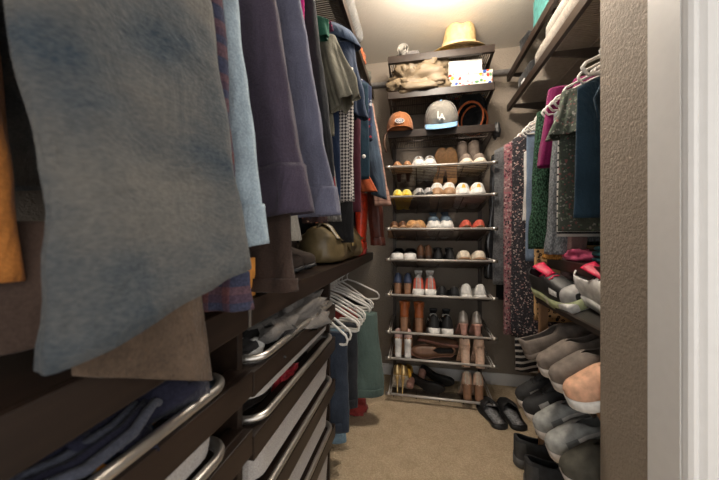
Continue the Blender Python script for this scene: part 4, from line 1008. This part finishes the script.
# ------------------------------------------------------------------ on the right high shelves and low shelf
def put(o, loc, label, cat): o.location = loc; return tag(o, label, cat)
bm = BM(); box(bm, -.10, .10, -.13, .13, 0, .19, .012); put(obj('teal_box', bm, C('teal_board', (.045, .17, .16), .6), None, smooth=False), (.735, 1.66, 2.203), 'teal box standing on the upper right shelf', 'box')
CREAM = W('cream_fleece', (.24, .21, .18), var=.15)
for i, (x, y0, y1, r, m_, lb) in enumerate(((.675, 1.15, 1.78, .052, CREAM, 'cream rolled blanket on the lower high shelf, at its front edge'), (.795, 1.08, 1.40, .058, W('stone_fleece', (.20, .175, .15)), 'stone grey rolled blanket lying behind the cream roll'), (.675, 1.12, 1.66, .042, W('linen_white', (.30, .275, .24)), 'white rolled towel lying on top of the cream roll'))):
    bm = BM(); n_ = 10; rings = []
    for k in range(n_+1):
        u = k/n_; y = lerp(y0, y1, u)-(y0+y1)/2; e = (1-abs(2*u-1)**9*.5)
        rings.append([Vector((r*1.15*e*math.cos(a)*(1+.07*noise.noise(Vector((2*math.cos(a), y*9, i)))), y, r*e*math.sin(a)*(1+.08*noise.noise(Vector((math.sin(a)*2, y*8, i+5)))))) for a in [2*PI*j/22 for j in range(22)]])
    loft(bm, rings, True, True); put(obj('rolled_blanket', bm, m_, None), (x, (y0+y1)/2, 1.988+r+(0 if i < 2 else .085)), lb, 'blanket')
OLV2 = W('yellow_green_cotton', (.46, .45, .20), var=.2)
bm = BM(); folded(bm, -.115, .115, -.22, .22, 0, .05, 2, 8); put(obj('green_blanket', bm, OLV2, None), (.865, 1.66, 1.990), 'yellow-green folded cloth seen through the wires of the lower high shelf', 'cloth')
bm = BM(); crumple(bm, (0, 0, 0), (.075, .10, .06), 14); put(obj('black_bag', bm, W('black_nylon', (.016, .016, .017)), None), (.70, 1.92, 2.240), 'black pouch at the far end of the upper right shelf', 'bag')
t = thing('camera_bag', 'black soft case with small white tag, far end of the lower high shelf', 'case', (.71, 1.95, 1.989))
bm = BM(); box(bm, -.07, .07, -.11, .11, 0, .12, .02); obj('body', bm, W('black_nylon', (.016, .016, .017)), t)
bm = BM(); box(bm, -.073, -.070, -.02, .03, .03, .055); obj('tag', bm, WHT, t, smooth=False)
bm = BM(); tube(bm, [(0, -.08, .115), (0, -.05, .16), (0, .05, .16), (0, .08, .115)], .006, 8); obj('handle', bm, BLACK, t)
bm = BM(); folded(bm, -.12, .12, -.15, .15, 0, .06, 3, 11); put(obj('folded_teal_shirt', bm, W('teal_jersey', (.02, .13, .15)), None), (.76, 1.13, .982), 'teal cloth folded on the short dark shelf above the sneakers', 'shirt')
bm = BM(); crumple(bm, (0, 0, 0), (.05, .06, .03), 5); put(obj('pink_sock', bm, W('pink_sock_knit', (.50, .08, .16)), None), (.64, 1.33, 1.0), 'small pink cloth on the short dark shelf above the sneakers', 'sock')
bm = BM(); folded(bm, -.09, .09, -.10, .10, 0, .05, 3, 12); put(obj('brown_shirt', bm, W('tobacco_cotton', (.20, .10, .05)), None), (.78, 1.37, .982), 'brown folded cloth at the far end of the short dark shelf', 'shirt')
# ------------------------------------------------------------------ the top of the shoe rack
S1, S2, S3 = 2.2455, 2.0125, 1.7575
STRAW = plain('straw', (.47, .32, .145), .85, var=.25, vs=60, bump=.8, bs_=180)
t = thing('straw_hat', 'tan straw fedora on the topmost shelf of the back wall', 'hat', (.268, 2.03, S1+.052), (.40, .0, .06)); t.scale = (1.28, 1.2, 1.25)
bm = BM()
lathe(bm, [(.075, .012), (.100, .008), (.120, .007), (.130, .010), (.132, .012), (.120, .010), (.100, .011), (.075, .016)], 44, f=lambda p, a: Vector((p.x, p.y*1.12, p.z+.012*math.cos(2*a)*-(max(0, math.hypot(p.x, p.y)-.08)/.07)+.012)))
obj('brim', bm, STRAW, t)
bm = BM()
def crown(p, a):
    top = sm(.07, .13, p.z); p = Vector((p.x*(1-.15*top*abs(math.sin(a))), p.y*1.12, p.z)); 
    if p.z > .10: p.z -= .012*max(0, 1-abs(p.x)/.03)
    return p
lathe(bm, [(.084, .012), (.083, .04), (.080, .07), (.075, .10), (.068, .122), (.055, .132), (.035, .135), (.001, .135)], 44, f=crown)
obj('crown', bm, STRAW, t)
bm = BM(); lathe(bm, [(.0845, .022), (.0865, .024), (.0855, .048), (.083, .050)], 44, f=lambda p, a: Vector((p.x, p.y*1.12, p.z))); o = obj('hat_band', bm, plain('pale_straw', (.54, .40, .21), .8, bump=.6), t); o['label'] = 'paler woven hat band'
# grey scarf and white rolled cloth beside the hat
bm = BM(); crumple(bm, (0, 0, 0), (.075, .06, .030), 17, .4); o = obj('grey_scarf', bm, W('ash_cloth', (.12, .11, .105)), None); o.location = (-.055, 1.965, S1+.022); tag(o, 'dark grey scarf bunched at the left of the topmost shelf', 'scarf')
bm = BM(); pts = []
for i in range(40):
    a = i*.42; r = .004+.0009*i; pts.append((r*math.cos(a), r*math.sin(a)))
loft(bm, [[(x, y, z) for x, z in pts] for y in (-.09, 0, .09)], closed=False); o = obj('rolled_cloth', bm, W('paper_white', (.30, .275, .24)), None, solid=.002); o.location = (-.09, 1.98, S1+.045); tag(o, 'rolled pale cloth beside the grey scarf on the topmost shelf', 'cloth')
bm = BM(); folded(bm, -.13, .13, -.12, .12, 0, .022, 2, 5); o = obj('folded_cloth', bm, W('dark_olive', (.08, .07, .05)), None); o.location = (.03, 2.12, S1+.0); tag(o, 'dark folded cloth lying flat between the scarf and the straw hat', 'cloth')
bm = BM(); folded(bm, -.10, .10, -.08, .08, 0, .016, 1, 15); o = obj('yellow_cloth', bm, W('straw_yellow', (.55, .42, .08)), None); o.location = (.12, 1.99, S1); tag(o, 'thin yellow cloth under the left side of the straw hat', 'cloth')
# khaki jacket
KHJ = plain('khaki_nylon', (.155, .112, .066), .6, var=.18, vs=8, bump=.3, bs_=90)
t = thing('khaki_jacket', 'khaki quilted jacket bundled on the second shelf of the back wall', 'jacket', (-.005, 2.0, S2))
bm = BM(); crumple(bm, (0, -.005, .098), (.18, .105, .125), 22, .50, 70, 44)
obj('bundle', bm, KHJ, t)
for i, p in enumerate(([(-.15, -.07, .03), (-.06, -.105, .03), (.05, -.11, .045), (.17, -.075, .03)],)):
    bm = BM(); crumple(bm, (.03, -.085, .04), (.15, .035, .045), 41, .5, 40, 20, False); obj('sleeve_fold', bm, KHJ, t)
# boxes
t = thing('white_box', 'white cardboard box on top of the floral box', 'box', (.297, 2.02, S2+.103), (0, -.02, .06))
bm = BM(); box(bm, -.102, .102, -.07, .07, 0, .088, .002); obj('carton', bm, C('white_card', (.60, .57, .53), .5), t, smooth=False)
bm = BM(); box(bm, -.1035, .1035, -.0715, .0715, .070, .0895, .002); obj('lid', bm, C('white_card2', (.62, .59, .55), .5), t, smooth=False)
INK = C('grey_ink', (.35, .36, .40), .7)
for i, (x0, x1) in enumerate(((.045, .062), (.064, .070))):
    bm = BM(); box(bm, x0, x1, -.0708, -.0700, .018, .022); obj('print_mark', bm, INK, t, smooth=False)
bm = BM(); box(bm, .082, .090, -.0708, -.0700, .014, .030); obj('print_mark', bm, C('pink_ink', (.6, .30, .30)), t, smooth=False)
t = thing('floral_box', 'white box with a multicoloured floral print on the second shelf', 'box', (.325, 2.01, S2))
FB = floral('box_floral', (.52, .48, .42), [(.50, .04, .03), (.03, .07, .26), (.55, .30, .03), (.08, .18, .09), (.5, .18, .22)], 36, .36)
bm = BM(); box(bm, -.13, .13, -.09, .09, 0, .08, .002); obj('carton', bm, FB, t, smooth=False)
bm = BM(); box(bm, -.1315, .1315, -.0915, .0915, .081, .101, .002); obj('lid', bm, FB, t, smooth=False)
# caps
def text_mesh(s, size, name, mat, parent, loc, rot, depth=.0012, weight=0):
    cu = bpy.data.curves.new(name, 'FONT'); cu.body = s; cu.size = size; cu.extrude = depth; cu.align_x = 'CENTER'; cu.align_y = 'CENTER'; cu.offset = weight
    ob = bpy.data.objects.new(name, cu); COL.objects.link(ob)
    bpy.context.view_layer.update()
    me = bpy.data.meshes.new_from_object(ob.evaluated_get(bpy.context.evaluated_depsgraph_get()))
    bpy.data.objects.remove(ob); bpy.data.curves.remove(cu)
    me.materials.append(mat); o = bpy.data.objects.new(name, me); COL.objects.link(o); o.parent = parent; o.location = loc; o.rotation_euler = rot
    return o
def cap(label, loc, rot, dome, visor, back=None, R=.088, H=.105, under=None):
    t = thing('baseball_cap', label, 'cap', loc, rot, 'caps on the back wall shelf')
    bm = BM(); back = back or dome
    def sector(a0, a1, n):
        rings = []
        for i in range(12):
            ph = PI/2*i/11; z = .006+H*math.sin(ph)**.9; r = R*(math.cos(ph)**.75 if i < 11 else .02)
            rings.append([Vector((r*math.cos(a)*.92, r*math.sin(a)*1.08, z)) for a in [lerp(a0, a1, k/n) for k in range(n+1)]])
        b = BM(); loft(b, rings, closed=False); return b
    # front (towards -y) and rear panels
    obj('front_panel', sector(-PI*.86, -PI*.14, 18), dome, t, solid=.002)
    obj('rear_panel', sector(-PI*.14, PI*1.14, 28), back, t, solid=.002)
    bm = BM(); rings = []
    for i in range(15):
        u = i/14; a = lerp(-PI*.90, -PI*.10, u); p = Vector((R*.92*math.cos(a), R*1.08*math.sin(a), .008))
        ext = .072*math.sin(PI*u)**.55
        rr = []
        for k in range(6):
            q = k/5; v = p+Vector((math.cos(a)*.25, -1, 0)).normalized()*ext*q
            v.z = .010+.016*math.sin(PI*u)-.026*q*(.35+(abs(2*u-1))**2*.5)+.010
            rr.append(v)
        rings.append(rr)
    loft(bm, rings, closed=False); obj('visor', bm, visor, t, solid=.003)
    bm = BM(); lathe(bm, [(.001, H+.012), (.005, H+.010), (.007, H+.005)], 12); obj('button', bm, visor, t)
    return t
ORC = W('burnt_orange_cap', (.30, .115, .045), var=.12); GRC = W('grey_cap', (.23, .215, .19), var=.1); MSH = W('grey_mesh_cap', (.12, .11, .10)); SKY = W('sky_blue_cap', (.22, .42, .66), var=.1); BKCAP = W('black_cap', (.014, .014, .015)); OR2 = W('rust_cap', (.42, .11, .04))
t = cap('burnt orange cap with dark oval patch at the left of the caps shelf', (-.118, 1.995, S3+.022), (.22, 0, .1), ORC, ORC, R=.098, H=.13)
def oval(parent, a, b, loc, rot, mat, name, th=.002):
    bm = BM(); loft(bm, [[(a*math.cos(q), b*math.sin(q), z) for q in [2*PI*j/32 for j in range(32)]] for z in (-.004, th)], True, True)
    o = obj(name, bm, mat, parent, smooth=False); o.location = loc; o.rotation_euler = rot; return o
OVL = C('patch_navy', (.03, .03, .05)); 
o = oval(t, .030, .018, (-.006, -.101, .066), (1.15, 0, 0), C('patch_white', (.62, .58, .55)), 'patch_border')
o = oval(t, .027, .0155, (-.006, -.1025, .0665), (1.15, 0, 0), OVL, 'patch')
text_mesh('OG', .020, 'patch_letters', C('patch_white', (.62, .58, .55)), t, (-.006, -.1055, .067), (1.15, 0, 0))
t = cap('grey cap with interlocked LA letters and a sky blue visor', (.155, 2.0, S3+.066), (.60, 0, -.10), GRC, SKY, MSH, R=.118, H=.140)
text_mesh('L', .060, 'emblem_letter', WHT, t, (-.008, -.126, .088), (1.15, 0, 0), .0018, .001)
text_mesh('A', .052, 'emblem_letter', WHT, t, (.008, -.130, .076), (1.15, 0, 0), .0018, .001)
t = cap('black cap with rust orange band, foremost of the stack on the caps shelf', (.335, 2.03, S3), (-1.15, 0, .1), BKCAP, BKCAP, R=.092); t.location = (.345, 2.045, S3+.112)
bm = BM(); lathe(bm, [(.083, .004), (.094, .002), (.096, .016), (.090, .018)], 40, f=lambda p, a: Vector((p.x*.95, p.y*1.10, p.z-.006))); obj('sweatband', bm, OR2, t)
t = dup(t, (.385, 2.12, S3+.115), (-1.15, 0, -.1), 'black cap nested behind the rust-edged one on the caps shelf')
t = cap('rust orange cap at the very back of the stack of caps', (.385, 2.175, S3+.125), (-1.1, 0, -.1), OR2, BKCAP)
# strap and pouch hanging at the ends of the caps shelf
bm = BM(); tube(bm, [(0, 0, 0), (-.012, -.01, -.02), (-.02, -.012, -.06), (-.016, -.01, -.10), (-.005, 0, -.13)], [.006, .008, .009, .008, .005], 8); o = obj('leather_belt', bm, C('belt_leather', (.09, .045, .025), .5), None); o.location = (-.196, 1.93, 1.765); tag(o, 'brown leather belt hanging off the left end of the caps shelf', 'belt')
bm = BM(); crumple(bm, (0, 0, 0), (.022, .03, .045), 31, flatb=False); o = obj('black_pouch', bm, BLACK, None); o.location = (.482, 1.94, 1.735); tag(o, 'small black pouch hanging off the right end of the caps shelf', 'pouch')

# ------------------------------------------------------------------ light, camera
w = bpy.data.worlds.new('room_beyond'); sc.world = w; w.use_nodes = True
bg = w.node_tree.nodes['Background']; bg.inputs[0].default_value = (1, .985, .96, 1); bg.inputs[1].default_value = 1.45
cam = bpy.data.cameras.new('camera'); cam.sensor_width = 36; cam.lens = 36*290/719; cam.shift_y = -5/719; cam.clip_start = .01
cam.dof.use_dof = True; cam.dof.focus_distance = 1.9; cam.dof.aperture_fstop = 4.0
co = bpy.data.objects.new('camera', cam); COL.objects.link(co); co.location = (0, 0, 1.086); co.rotation_euler = (PI/2, 0, math.radians(11.3))
sc.camera = co
sc.view_settings.view_transform = 'Standard'; sc.view_settings.look = 'None'; sc.view_settings.gamma = 1; sc.view_settings.use_curve_mapping = False
sc.view_settings.exposure = 0.32
